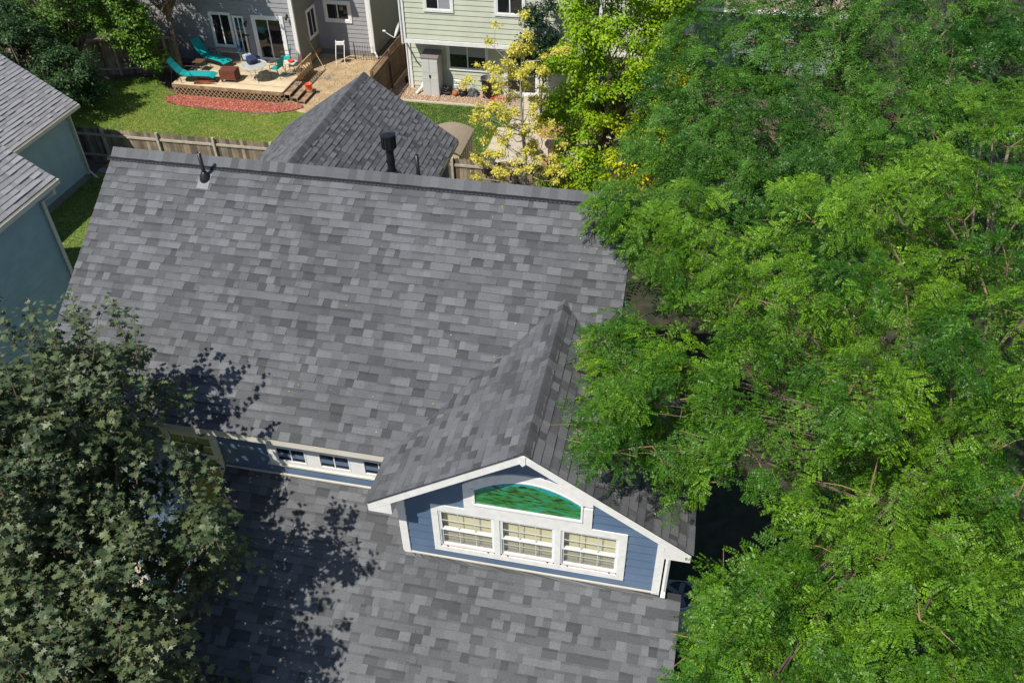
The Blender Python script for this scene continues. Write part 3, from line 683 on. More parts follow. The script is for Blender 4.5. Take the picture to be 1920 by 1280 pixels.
for (x, z) in ((-7.98, 2.62), (-10.05, 2.2)):
    L = thing('wall_lantern', 'small black wall lantern %s the sliding patio door' % ('right of and above' if x > -9 else 'left of'), 'lamp', (x, 23.48, z), group=None)
    b = MB(); b.box(-.03, .03, -.02, .0, -.06, .06, BLKM); b.tube([(0, -.02, .03), (0, -.1, .07), (0, -.14, .02)], .008, BLKM, 5); b.build('bracket', L)
    b = MB(); b.lathe([(.02, .02), (.07, -.02), (.05, -.16), (.03, -.18)], BLKM, (0, -.14, 0), 6); b.build('lamp_shade', L)

gh = thing('green_house', 'sage green two storey house with white trim band', 'house', (2, 25, 0), world=True)
b = MB(); b.box(-1.98, 9, 22.02, 32, 2.5, 6.5, GREENS); b.box(-2.15, 9, 22.82, 32, .0, 2.5, GREENS); b.build('wall', gh)
siding(gh, (0, 22.02, 0), (1, 0, 0), (0, -1, 0), -1.98, 8.8, 2.54, 6.5, GREENS, exp=.215)
siding(gh, (0, 22.82, 0), (1, 0, 0), (0, -1, 0), -2.15, 8.8, .1, 2.36, GREENS, exp=.215)
G1 = Fr((0, 22.0, 0), (1, 0, 0), (0, -1, 0)); G2 = Fr((0, 22.8, 0), (1, 0, 0), (0, -1, 0))
b = MB(); G1.box(b, -2.06, 9, 0, .05, 2.36, 2.53, WHITE); b.build('trim_band', gh)
b = MB(); b.box(-2.0, 9, 22.0, 22.82, 2.37, 2.4, WHITE); b.build('soffit', gh)
b = MB(); G1.box(b, -2.06, -1.95, .0, .05, 2.53, 6.5, WHITE); b.build('corner_board', gh)
b = MB(); G2.box(b, -2.2, -2.08, .0, .05, 0, 2.36, WHITE); b.build('corner_board', gh)
b = MB(); b.tube([(-2.1, 21.92, 6.5), (-2.1, 21.92, 2.35), (-2.22, 22.2, 2.2), (-2.24, 22.74, 2.1), (-2.24, 22.74, .15)], .04, WVINYL, 6); b.build('downspout', gh)
GSH = [.48, .5]
slider(gh, G2, -.36, 1.3, 1.05, 2.12, .1, shade=[.42, .5]); slider(gh, G1, -.98, .1, 3.82, 5.0, .1, shade=[0, 1]); slider(gh, G1, 2.02, 3.1, 3.82, 5.0, .1, shade=[.5, .5])
slider(gh, G1, 5.0, 6.2, 3.82, 5.0, .1)
slider(gh, G2, 2.2, 3.5, .12, 2.05, .12, door=True)
b = MB(); b.extrude([(-2.4, 21.6, 6.5), (9.3, 21.6, 6.5), (9.3, 27, 9.2), (-2.4, 27, 9.2)], (0, 0, -.15), BRNR); b.build('roof', gh)

fh = thing('far_house', 'sea green single storey house with tan roof seen between the treetops', 'house', (10, 28, 0), world=True)
b = MB(); b.box(7, 16, 27.02, 36, 0, 2.8, FARS); b.build('wall', fh)
siding(fh, (0, 27.02, 0), (1, 0, 0), (0, -1, 0), 7, 16, .1, 2.7, FARS, exp=.22)
F3 = Fr((0, 27, 0), (1, 0, 0), (0, -1, 0))
slider(fh, F3, 8.5, 9.5, 1.5, 2.3, .08); b = MB(); F3.box(b, 9.5, 9.85, 0, .06, .8, 2.32, WHITE); b.build('corner_board', fh)
b = MB(); b.box(6.6, 16.4, 26.5, 26.62, 2.82, 2.95, WVINYL); b.build('gutter', fh)
b = MB(); b.extrude([(6.6, 26.6, 2.93), (16.4, 26.6, 2.93), (16.4, 31, 5.2), (6.6, 31, 5.2)], (0, 0, -.12), BRNR); b.build('roof', fh)
lay_shingles(fh, tabs((0, 26.6, 2.94), (1, 0, 0), (0, 1, .52), [(6.6, 0), (13, 0), (13, 4.5), (6.6, 4.5)], wmin=.2, wmax=.4), BRNR, 0)
fl = thing('brown_roof_house', 'far house with a brown shingle roof behind the leafy trees', 'house', (-24, 24, 0), world=True)
b = MB(); b.box(-30, -21.5, 21, 30, 0, 2.7, mat('tan_siding', (.35, .3, .24), .7)); b.build('wall', fl)
b = MB(); b.extrude([(-21, 20.5, 2.8), (-21, 30, 2.8), (-26, 30, 5.4), (-26, 20.5, 5.4)], (0, 0, -.15), BRNR); b.build('roof', fl)
lay_shingles(fl, tabs((-21, 0, 2.81), (0, 1, 0), (-1, 0, .52), [(20.5, 0), (30, 0), (30, 5.5), (20.5, 5.5)], wmin=.2, wmax=.4), BRNR, 0)
sheet('street', [(-40, 31), (-17.5, 31), (-17.5, 40), (-40, 40)], .0, CONC)

# ------------------------------------------------ fences
def picket_fence(name, label, P0, P1, h, m, w=.14, post=2.3, rail_side=-1, rails=(.3, 1.2), lattice=0, postm=None, railm=None):
    P0, P1 = Vector(P0), Vector(P1); L = (P1 - P0).length; U = (P1 - P0) / L; N = Vector((-U.y, U.x, 0)) * rail_side
    f = thing(name, label, 'fence', tuple(P0), world=True); F = Fr(P0, U, N); n = int(L / w); hp = h - lattice
    for i in range(n):
        u = i * w; hh = hp - random.uniform(0, .03); b = MB(); a, c = u + .004, u + w - .004; d = random.uniform(-.004, .004)
        if lattice: F.box(b, a, c, d, d + .018, .03, hh, m, random.uniform(.75, 1.2))
        else:
            tn = random.choice((.45, .65, .85, 1.0, 1.2)); pts = [(a, .03), (c, .03), (c, hh - .04), (c - .035, hh), (a + .035, hh), (a, hh - .04)]
            b.extrude([F(x, d, z) for x, z in pts], N * .018, m, tn)
        b.build('picket', f)
    for z in rails:
        b = MB(); F.box(b, 0, L, .02, .06, z - .045, z + .045, railm or RAILW); b.build('rail', f)
    k = 0
    while k * post < L + .1:
        u = min(k * post + .6, L - .05) if not lattice else min(k * post, L - .05); b = MB(); F.box(b, u - .045, u + .045, .02, .115, 0, h + .03, postm or railm or RAILW); b.build('post', f); k += 1
    if lattice:
        b = MB(); s = .0
        for q in range(int(L / .085) + 1):
            u = q * .085
            if u + .012 < L: F.box(b, u, u + .022, .002, .01, hp + .02, h - .03, m, 1.1)
        for q in range(3): F.box(b, 0, L, .011, .018, hp + .05 + q * .085, hp + .072 + q * .085, m, 1.1)
        stuff(b.build('lattice_strip', f))
        b = MB(); F.box(b, 0, L, -.01, .03, h - .03, h + .01, m); b.build('cap_rail', f)
        b = MB(); F.box(b, 0, L, -.01, .03, hp, hp + .03, m); b.build('trim_rail', f)
    return f
picket_fence('wooden_fence', 'weathered wooden picket fence dividing the back yards behind the main ridge', (-14.6, 14.0, 0), (11, 14.3, 0), 1.45, FENCE, rail_side=-1, rails=(.3, 1.18))
picket_fence('lattice_top_fence', 'brown fence with lattice top between the sandy yard and pebble bed', (-3.05, 20.2, 0), (-3.05, 26.6, 0), 1.75, FENCEB, rail_side=-1, rails=(.3, 1.3), lattice=.38, postm=FENCEB, railm=FENCEB)
picket_fence('plank_fence', 'old plank fence under the leafy trees left of the deck', (-21, 20.4, 0), (-13.2, 22.6, 0), 1.7, FENCE, rails=(.3, 1.65))
f = thing('white_gate', 'short white slatted gate beside the lattice top fence', 'gate', (-2.95, 25.0, 0))
for i in range(6):
    b = MB(); b.box(i * .12, i * .12 + .05, -.02, .02, .15, 1.0, WVINYL); b.build('slat', f)
for z in (.2, .9):
    b = MB(); b.box(-.02, .75, .02, .05, z, z + .06, WVINYL); b.build('rail', f)
f = thing('iron_fence_panel', 'short black iron fence panel leaning by the grey house corner', 'fence', (-5.75, 25.35, 0), 0)
for i in range(9):
    b = MB(); b.tube([(i * .13, 0, 0), (i * .13, .0, .72)], .009, BLKM, 5); b.build('bar', f)
for z in (.14, .62):
    b = MB(); b.tube([(-.03, 0, z), (1.1, 0, z)], .01, BLKM, 5); b.build('rail', f)
b = MB(); b.tube([(-.03, 0, 0), (-.03, 0, .85)], .018, BLKM, 6); b.build('post', f)

# ------------------------------------------------ deck
d = thing('deck', 'low wooden deck with lattice skirt and three steps', 'deck', (-10, 21.8, 0), world=True)
y = 20.25
while y < 23.45:
    b = MB(); b.box(-12.47, -7.22, y, min(y + .136, 23.49), .46, .5 + random.uniform(-.001, .001), DECKW, random.uniform(.85, 1.12)); b.build('deck_board', d); y += .141
b = MB(); b.box(-12.47, -7.2, 20.22, 20.248, .36, .495, STEPW); b.box(-7.218, -7.19, 20.25, 23.49, .34, .495, STEPW); b.build('rim_board', d)
b = MB(); b.box(-12.4, -7.25, 20.34, 23.4, 0, .45, DARK); b.build('underside', d)
def lattice(F, u0, u1, z0, z1f, m, parent, step=.2, w=.045):
    """crossed diagonal slats clipped to the panel"""
    b = MB(); H_ = .6
    for sgn, nn in ((1, .0), (-1, .008)):
        u = u0 - 1.4
        while u < u1 + 1.4:
            # slat from (u, z0) going up at 45 degrees
            seg = []
            N_ = 24
            for i in range(N_ + 1):
                s_ = 1.0 * i / N_; uu = u + sgn * s_; zz = z0 + s_
                if u0 <= uu <= u1 and zz <= z1f(uu): seg.append((uu, zz))
            if len(seg) > 1:
                (a, za), (c, zc) = seg[0], seg[-1]; k = w * .707 / 2 * 1.4
                b.hexa([F(a - k, nn, za), F(a + k, nn, za), F(a + k, nn + .008, za), F(a - k, nn + .008, za), F(c - k, nn, zc), F(c + k, nn, zc), F(c + k, nn + .008, zc), F(c - k, nn + .008, zc)], m)
            u += step
    return stuff(b.build('lattice_panel', parent))
lattice(Fr((0, 20.2, 0), (1, 0, 0), (0, -1, 0)), -12.45, -6.25, .0, lambda u: .38 if u < -7.25 else max(0.0, .34 - (u + 7.25) * .36), LATT, d)
lattice(Fr((-7.12, 0, 0), (0, 1, 0), (1, 0, 0)), 21.7, 23.4, .1, lambda u: .92, LATT, d)
b = MB(); b.box(-7.14, -7.08, 21.65, 23.45, .92, .98, LATT); b.build('screen_rail', d)
for k in range(3):
    z = .42 - .14 * k; x = -7.17 + .31 * k
    b = MB(); b.box(x, x + .3, 20.25, 21.6, z - .035, z, STEPW); b.build('step', d)
    b = MB(); b.box(x, x + .03, 20.27, 20.3, z - .14, z - .035, STEPW); b.box(x + .26, x + .29, 20.25, 20.28, 0, z - .035, STEPW); b.box(x + .26, x + .29, 21.55, 21.58, 0, z - .035, STEPW); b.build('stringer', d)

# furniture on the deck
TF = {}
def chaise(loc, rot, label):
    c = thing('chaise_lounge', label, 'lounge chair', loc, rot, 'teal chaise lounges on the deck')
    b = MB(); n = 10; pr = [(-.62, .98), (-.5, .78), (-.36, .58), (-.2, .4), (0, .32), (.3, .335), (.7, .33), (1.1, .32), (1.32, .24)]
    for (x0, z0), (x1, z1) in zip(pr, pr[1:]): b.hexa([(x0, -.27, z0), (x1, -.27, z1), (x1, .27, z1), (x0, .27, z0), (x0, -.27, z0 + .014), (x1, -.27, z1 + .014), (x1, .27, z1 + .014), (x0, .27, z0 + .014)], TEALF)
    b.build('sling', c)
    for s in (-.29, .29):
        b = MB(); b.tube([(x, s, z) for x, z in pr], .017, BLKM, 6); b.build('side_rail', c)
        b = MB(); b.tube([(-.15, s, .0), (-.2, s, .4), (-.1, s, .55), (.3, s, .56), (.38, s, .33), (.42, s, 0)], .014, BLKM, 6); b.build('arm', c)
        b = MB(); b.tube([(-.45, s, .7), (-.62, s, 0)], .013, BLKM, 5); b.build('leg', c)
        b = MB(); b.tube([(1.1, s, .32), (1.12, s, 0)], .013, BLKM, 5); b.build('leg', c)
    return c
chaise((-11.9, 20.65, .5), math.radians(8), 'teal chaise lounge nearest the lattice skirt, by the deck corner')
chaise((-11.95, 22.75, .5), math.radians(-20), 'teal chaise lounge in tree shade close to the grey wall')
def sling_chair(loc, rot, label):
    c = thing('patio_chair', label, 'chair', loc, rot, 'teal sling chairs by the patio door')
    b = MB(); pr = [(-.25, .9), (-.18, .6), (-.12, .43), (.0, .4), (.25, .42)]
    for (x0, z0), (x1, z1) in zip(pr, pr[1:]): b.hexa([(x0, -.23, z0), (x1, -.23, z1), (x1, .23, z1), (x0, .23, z0), (x0, -.23, z0 + .012), (x1, -.23, z1 + .012), (x1, .23, z1 + .012), (x0, .23, z0 + .012)], TEALF)
    b.build('sling', c)
    for s in (-.25, .25):
        b = MB(); b.tube([(-.25, s, .92), (-.12, s, .43), (-.24, s, 0)], .013, BLKM, 6); b.build('leg', c)
        b = MB(); b.tube([(-.2, s, .64), (.05, s, .66), (.24, s, .6), (.26, s, 0)], .013, BLKM, 6); b.build('leg', c)
    return c
sling_chair((-8.0, 21.75, .5), math.radians(172), 'teal patio chair nearer the steps, facing the round table')
sling_chair((-8.05, 22.9, .5), math.radians(205), 'teal patio chair right in front of the sliding door')
c = thing('slatted_stool', 'reddish brown slatted wooden cube stool in the middle of the deck', 'stool', (-10.0, 21.05, .5), math.radians(4))
for i in range(5):
    b = MB(); b.box(-.36, .36, -.27 + i * .11, -.27 + i * .11 + .1, .5, .53, REDW); b.build('slat', c)
for i in range(5):
    b = MB(); b.box(-.36, .36, -.29, -.272, .12 + i * .078, .12 + i * .078 + .068, REDW); b.build('slat', c)
    b = MB(); b.box(.362, .38, -.25, .25, .13 + i * .078, .13 + i * .078 + .045, REDW); b.build('slat', c)
for x in (-.34, .28):
    for yy in (-.26, .2): b = MB(); b.box(x, x + .07, yy, yy + .07, 0, .5, REDW); b.build('leg', c)
b = MB(); b.box(-.3, .3, -.2, .2, .15, .48, DARK); b.build('inner_box', c)
c = thing('round_table', 'round frosted glass patio table with curled metal legs', 'table', (-8.85, 21.25, .5))
b = MB(); b.lathe([(0, .7), (.53, .7), (.54, .705), (.53, .712), (0, .712)], GLT, n=28); b.build('tabletop', c)
b = MB(); b.tube([(.55 * math.cos(t * math.pi / 14), .55 * math.sin(t * math.pi / 14), .706) for t in range(29)], .014, mat('white_metal', (.6, .6, .58), .4), 6, cap=False); b.build('rim', c)
for k in range(4):
    t = k * math.pi / 2 + .5; b = MB(); b.tube([(r * math.cos(t), r * math.sin(t), z) for r, z in ((.42, .69), (.36, .5), (.2, .36), (.22, .2), (.38, .0))], .013, mat('white_metal', (.6, .6, .58), .4), 6); b.build('leg', c)
b = MB(); b.tube([(.25 * math.cos(t * math.pi / 8), .25 * math.sin(t * math.pi / 8), .14) for t in range(17)], .009, mat('white_metal', (.6, .6, .58), .4), 5, cap=False); b.build('brace', c)
c = thing('cooler_bag', 'open navy and pale blue bag slumped on the round glass table', 'bag', (-9.15, 21.5, 1.21), math.radians(-35))
X = Matrix.Rotation(.35, 4, 'Y')
b = MB(); b.box(-.0, .34, -.2, .2, .06, .36, DNAVY, X=X); b.build('body', c, bevel=.03)
b = MB(); b.box(-.26, .02, -.17, .19, .1, .34, LBLUE, X=Matrix.Rotation(-.2, 4, 'Y')); b.build('lid', c, bevel=.05)
b = MB(); b.tube([(-.1, 0, .33), (-.14, 0, .42), (-.2, 0, .34)], .02, BLACK, 6); b.build('handle', c)
c = thing('blue_tub', 'blue plastic tub standing behind the round table', 'tub', (-9.6, 22.9, .5)); b = MB(); b.lathe([(0, .0), (.17, .0), (.2, .32), (.19, .33), (.15, .05), (0, .05)], BLUEP); b.build('body', c)
c = thing('umbrella_pole', 'thin black pole standing in a base left of the sliding door', 'pole', (-9.98, 23.2, .5)); b = MB(); b.tube([(0, 0, .05), (0.02, 0, 1.2)], .022, BLKM); b.build('pole', c)
b = MB(); b.lathe([(0, 0), (.22, 0), (.2, .05), (.04, .08), (0, .08)], BLKM); b.build('base', c); b = MB(); b.box(-.09, .11, -.03, .03, 1.18, 1.24, BLKM); b.build('top', c)
def small_table(name, label, loc, top, s=.22):
    c = thing(name, label, 'table', loc); b = MB(); b.box(-s, s, -s, s, .43, .46, top); b.build('tabletop', c)
    for x in (-s + .02, s - .02):
        for yy in (-s + .02, s - .02): b = MB(); b.tube([(x, yy, .43), (x * 1.15, yy * 1.15, 0)], .012, BLKM, 5); b.build('leg', c)
small_table('side_table', 'small brown topped side table between the two lounges', (-11.85, 21.8, .5), BRNM)
small_table('end_table', 'small pale end table carrying an orange pot', (-7.62, 22.35, .5), CABW)
c = thing('orange_pot', 'low orange pot on the end table by the teal chairs', 'pot', (-7.62, 22.35, .96)); b = MB(); b.lathe([(0, 0), (.1, 0), (.14, .1), (.12, .1), (.09, .03), (0, .03)], ORNG); b.build('body', c)
c = thing('folded_lounge', 'collapsed reddish wooden lounge lying flat on the deck edge', 'lounge chair', (-11.0, 20.6, .5), math.radians(6))
for i in range(7):
    X = Matrix.Rotation(math.radians(random.uniform(-14, 14)), 4, 'Z') @ Matrix.Rotation(math.radians(random.uniform(-5, 5)), 4, 'Y'); b = MB(); b.box(-.48, .48, -.21 + i * .065, -.21 + i * .065 + .045, .04 + .02 * (i % 3), .07 + .02 * (i % 3), mat('varnished_wood', (.28, .1, .045), .5, .2, 6), X=X); b.build('slat', c)
c = thing('wall_bench', 'grey bench standing against the shaded grey wall', 'bench', (-11.0, 23.2, .5)); b = MB(); b.box(-.65, .65, -.16, .16, .4, .44, RAILW); b.build('seat', c)
for x in (-.55, .55): b = MB(); b.box(x - .03, x + .03, -.14, .14, 0, .4, RAILW); b.build('leg', c)
c = thing('watering_can', 'blue watering can on the right end of the bench', 'watering can', (-10.5, 23.15, .94)); b = MB(); b.lathe([(0, 0), (.1, 0), (.1, .2), (.06, .24), (0, .24)], mat('sky_blue_plastic', (.05, .25, .45), .4)); b.build('body', c); b = MB(); b.tube([(.08, 0, .05), (.25, 0, .22)], .018, mat('sky_blue_plastic', (.05, .25, .45), .4), 6); b.build('spout', c)
c = thing('folded_camp_chair', 'folded grey metal chair lying behind the lattice screen', 'chair', (-7.5, 21.95, .5), math.radians(50))
for k in range(5): b = MB(); b.tube([(-.35, -.15 + k * .07, .06), (.0, -.1 + k * .05, .12 + .04 * k), (.38, -.2 + k * .09, .1)], .012, STEEL if k % 2 else BLKM, 5); b.build('tube', c)
c = thing('orange_bucket', 'orange plastic bucket standing on the lowest deck step', 'bucket', (-6.42, 21.25, .14)); b = MB(); b.lathe([(0, 0), (.125, 0), (.135, .13)], mat('bucket_label', (.8, .5, .4), .4)); b.lathe([(.135, .13), (.15, .36), (.158, .365), (.158, .385), (.145, .385), (.12, .02), (0, .02)], ORNG); b.build('body', c, True)
b = MB(); b.tube([(.155 * math.cos(t), .155 * math.sin(t) - .02, .37 - .1 * math.sin(t)) for t in [i * math.pi / 8 for i in range(9)]], .005, STEEL, 4); b.build('handle', c)
c = thing('stone_pile', 'few pale stones on the top deck step', 'stones', (-6.98, 21.3, .42))
for k in range(6): b = MB(); b.lathe([(0, -.03), (.05, -.01), (.04, .035), (0, .05)], STEEL, (random.uniform(-.1, .1), random.uniform(-.15, .15), .03), 6); b.build('stone', c)
c = thing('bamboo_stake', 'thin bamboo stake leaning on the olive side wall', 'stake', (-7.6, 24.3, 0)); b = MB(); b.tube([(0, 0, 1.35), (.75, -.25, .02)], .014, STRAW, 5); b.build('cane', c)
c = thing('leaning_rake', 'red handled rake leaning at the end of the lattice screen', 'rake', (-7.0, 21.9, 0)); b = MB(); b.tube([(0, 0, .02), (-.06, .35, 1.4)], .014, mat('red_handle', (.35, .05, .03), .5), 5); b.build('handle', c)
b = MB(); b.box(-.15, .15, -.02, .02, 0, .04, STEEL); b.build('head', c)
c = thing('hose_reel', 'white framed hose reel cart beside the grey wall', 'hose reel', (-6.3, 24.9, 0), math.radians(10))
for x in (-.2, .2): b = MB(); b.tube([(x, -.25, .0), (x, -.2, .35), (x, .15, .85), (x, .2, 1.0)], .018, WVINYL, 6); b.build('frame', c)
b = MB(); b.box(-.2, .2, .1, .2, .8, .95, WVINYL); b.build('handle', c)
b = MB()
for k in range(9): b.tube([(-.14 + k * .035, .16 * math.cos(t), .38 + .16 * math.sin(t)) for t in [i * math.pi / 6 for i in range(13)]], .017, BLACK, 5, cap=False)
stuff(b.build('hose', c))
c = thing('meter_box', 'grey utility box mounted low on the recessed grey wall', 'utility box', (-6.75, 25.78, .42)); b = MB(); b.box(-.16, .16, -.12, 0, 0, .26, STEEL); b.build('box', c, bevel=.01); b = MB(); b.box(-.14, .14, -.135, -.12, .02, .24, GREYS); b.build('lid', c)
c = thing('black_crate', 'small black plastic crate beside the lattice top fence', 'crate', (-4.0, 23.0, 0), .4)
for a, e, q, w_ in ((-.2, .2, -.15, -.13), (-.2, .2, .13, .15), (-.2, -.18, -.13, .13), (.18, .2, -.13, .13)): b = MB(); b.box(a, e, q, w_, 0, .2, BLACK); b.build('side', c)
b = MB(); b.box(-.2, .2, -.15, .15, 0, .02, BLACK); b.build('bottom', c)
c = thing('brush_pile', 'small heap of dry twigs and weeds on the sandy yard', 'twigs', (-6.3, 23.0, 0))
b = MB()
for k in range(26):
    a = random.uniform(0, 6.28); r = random.uniform(.1, .5); b.tube([(random.uniform(-.2, .2), random.uniform(-.2, .2), .02), (r * math.cos(a), r * math.sin(a) * .6, random.uniform(.02, .16))], .006, BARKP, 4)
stuff(b.build('twigs', c))
# satellite dish
c = thing('satellite_dish', 'grey satellite dish on an arm at the green house corner', 'satellite dish', (-2.72, 23.3, 2.35), math.radians(200))
X = Matrix.Rotation(math.radians(65), 4, 'Y')
b = MB(); k0 = len(b.v)
pr = [(.0, .0), (.12, .012), (.24, .045), (.34, .09), (.345, .09), (.24, .06), (.12, .027), (0, .015)]
b.lathe(pr, CABW, n=20); b.v = [tuple(X @ Vector(p)) for p in b.v]; b.build('reflector', c, True)
b = MB(); b.tube([(0, 0, -.3), (.25, 0, -.3), (.62, 0, -.02)], .02, WVINYL, 6); b.build('arm', c)
b = MB(); b.tube([(.58, 0, .0), (.7, 0, .02)], .045, WVINYL, 8); b.build('receiver', c)
b = MB(); b.tube([(-.05, 0, 0), (-.2, 0, -.3), (-.55, -.0, -.6)], .025, STEEL, 6); b.build('mast', c)
# cabinet and clutter along the green wall
c = thing('storage_cabinet', 'tall white plastic storage cabinet against the green wall', 'cabinet', (-1.05, 22.38, 0))
b = MB(); b.box(-.37, .37, -.3, .33, 0, 1.68, CABW); b.build('body', c)
b = MB(); b.extrude([(-.4, -.34, 1.68), (.4, -.34, 1.68), (.38, .36, 1.78), (-.38, .36, 1.78)], (0, 0, .05), CABR); b.build('lid', c)
for s in (-1, 1):
    b = MB(); x0, x1 = (-.36, -.005) if s < 0 else (.005, .36); b.box(x0, x1, -.325, -.3, .03, 1.66, CABW)
    for k in range(9): b.box(x0 + .04, x1 - .03, -.332, -.325, .1 + k * .085, .1 + k * .085 + .06, CABW)
    b.box(x0 + .04, x1 - .03, -.332, -.325, 1.08, 1.58, CABW); b.build('door', c)
b = MB(); b.box(-.04, .04, -.345, -.332, .83, .97, BLACK); b.build('handle', c, bevel=.01)
c = thing('downspout_extension', 'white pipe elbow lying left of the storage cabinet', 'pipe', (-1.6, 22.25, 0)); b = MB(); b.tube([(.1, .45, .5), (.0, .2, .2), (-.15, -.2, .06)], .06, PVC, 8); b.build('pipe', c)
c = thing('coiled_hose', 'tangled shiny black garden hose next to the storage cabinet', 'hose', (-.38, 22.3, 0)); b = MB()
for k in range(9):
    r = random.uniform(.13, .26); t0 = random.uniform(0, 6); q = random.uniform(.03, .42)
    b.tube([(r * math.cos(t0 + i * .7) + random.uniform(-.03, .03), r * .7 * math.sin(t0 + i * .7), q + .06 * math.sin(i * 1.3 + k)) for i in range(10)], .022, BLACK, 6)
b.build('hose', c, True)
c = thing('orange_pumpkin', 'orange pumpkin sitting between the hose and black pot', 'pumpkin', (-.02, 22.25, 0)); b = MB()
pr = []; k0 = 0; mi = b._m(TERRA)
for i in range(8):
    ph = math.pi * i / 7
    for j in range(20):
        t = 2 * math.pi * j / 20; r = .14 * (1 + .07 * math.cos(t * 10)) * math.sin(ph) + .002; b.v.append((r * math.cos(t), r * math.sin(t), .13 - .12 * math.cos(ph)))
for i in range(7):
    for j in range(20): b.f.append((i * 20 + j, i * 20 + (j + 1) % 20, i * 20 + 20 + (j + 1) % 20, i * 20 + 20 + j)); b.mi.append(mi); b.t.append(1)
b.build('body', c, True); b = MB(); b.tube([(0, 0, .24), (.02, 0, .3)], .015, BARK, 5); b.build('stem', c)
c = thing('flower_pot', 'black pot of dried straw coloured flowers below the window', 'plant pot', (.32, 22.3, 0)); b = MB(); b.lathe([(0, 0), (.15, 0), (.2, .26), (.17, .26), (.15, .05), (0, .2)], BLACK); b.build('pot', c, True)
b = MB()
for k in range(60):
    a = random.uniform(0, 6.28); r = random.uniform(.02, .22); b.tube([(0, 0, .22), (r * math.cos(a), r * math.sin(a), .34 + random.uniform(0, .12))], .02, STRAW, 4)
stuff(b.build('flowers', c))
c = thing('dark_cover', 'crumpled dark tarp heap right of the black pot', 'tarp', (.72, 22.45, 0)); b = MB(); mi = b._m(mat('dark_tarp', (.05, .055, .05), .5, .3, 8))
for i in range(9):
    for j in range(9):
        x, yy = -.28 + .07 * i, -.24 + .06 * j; b.v.append((x, yy, max(0.01, .34 * (1 - (x / .3) ** 2 * .9) * (1 - (yy / .26) ** 2 * .9) + random.uniform(-.04, .04))))
for i in range(8):
    for j in range(8): b.f.append((i * 9 + j, i * 9 + 9 + j, i * 9 + 10 + j, i * 9 + j + 1)); b.mi.append(mi); b.t.append(1)
b.build('tarp', c)
c = thing('hand_cart', 'small folding hand cart frame leaning on the green wall', 'cart', (-.0, 22.62, 0))
for x in (-.18, .18): b = MB(); b.tube([(x, -.1, .05), (x, .05, .6)], .014, STEEL, 5); b.build('frame', c)
for z in (.35, .55): b = MB(); b.tube([(-.18, .0 if z < .5 else .04, z), (.18, .0 if z < .5 else .04, z)], .012, STEEL, 5); b.build('crossbar', c)
c = thing('trash_bin', 'tall dark round trash bin right of the lower window', 'bin', (1.42, 22.35, 0)); b = MB(); b.lathe([(0, 0), (.2, 0), (.26, .85), (.29, .86), (.29, .92), (.25, .92), (.19, .05), (0, .05)], mat('dark_grey_plastic', (.05, .05, .055), .5), n=20); b.build('body', c, True)
b = MB(); b.tube([(-.27, -.05, .7), (-.33, 0, .75), (-.27, .05, .7)], .02, BLACK, 5); b.build('handle', c)
c = thing('red_planting', 'low red orange flowers at the foot of the bin', 'flowers', (1.85, 22.2, 0)); b = MB()
for k in range(70):
    x, yy = random.gauss(0, .2), random.gauss(0, .12); b.lathe([(0, 0), (.03, .02), (.0, .06)], REDF, (x, yy, .03), 5)
stuff(b.build('flowers', c))
c = thing('black_planter', 'small black planter on pebbles by the green house corner', 'plant pot', (-2.5, 23.3, 0)); b = MB(); b.lathe([(0, 0), (.12, 0), (.16, .24), (.13, .24), (.1, .04), (0, .04)], BLACK); b.build('pot', c, True)
# shed
c = thing('storage_shed', 'tan plastic storage shed with curved roof behind the rear wing', 'shed', (1.75, 15.2, 0))
b = MB(); b.box(-.75, .6, -1.0, .9, 0, 1.62, SHEDW); b.build('wall', c)
b = MB()
for i in range(8):
    t0, t1 = i / 8, (i + 1) / 8; f = lambda t: (-.82 + 1.5 * t, 1.62 + .2 * (1 - (2 * t - 1) ** 2)); (x0, z0), (x1, z1) = f(t0), f(t1)
    b.hexa([(x0, -1.08, z0 - .03), (x1, -1.08, z1 - .03), (x1, .98, z1 - .03), (x0, .98, z0 - .03), (x0, -1.08, z0), (x1, -1.08, z1), (x1, .98, z1), (x0, .98, z0)], SHEDR)
b.build('roof', c); b = MB(); b.box(-.8, .66, -.02, .02, 1.6, 1.64, BRNM); b.build('ridge_seam', c)
b = MB(); b.box(.6, .64, -.9, .8, .1, 1.5, SHEDW)
for k in range(6): b.box(.64, .655, -.85 + k * .28, -.65 + k * .28, .15, 1.45, SHEDW)
b.build('side_panel', c)
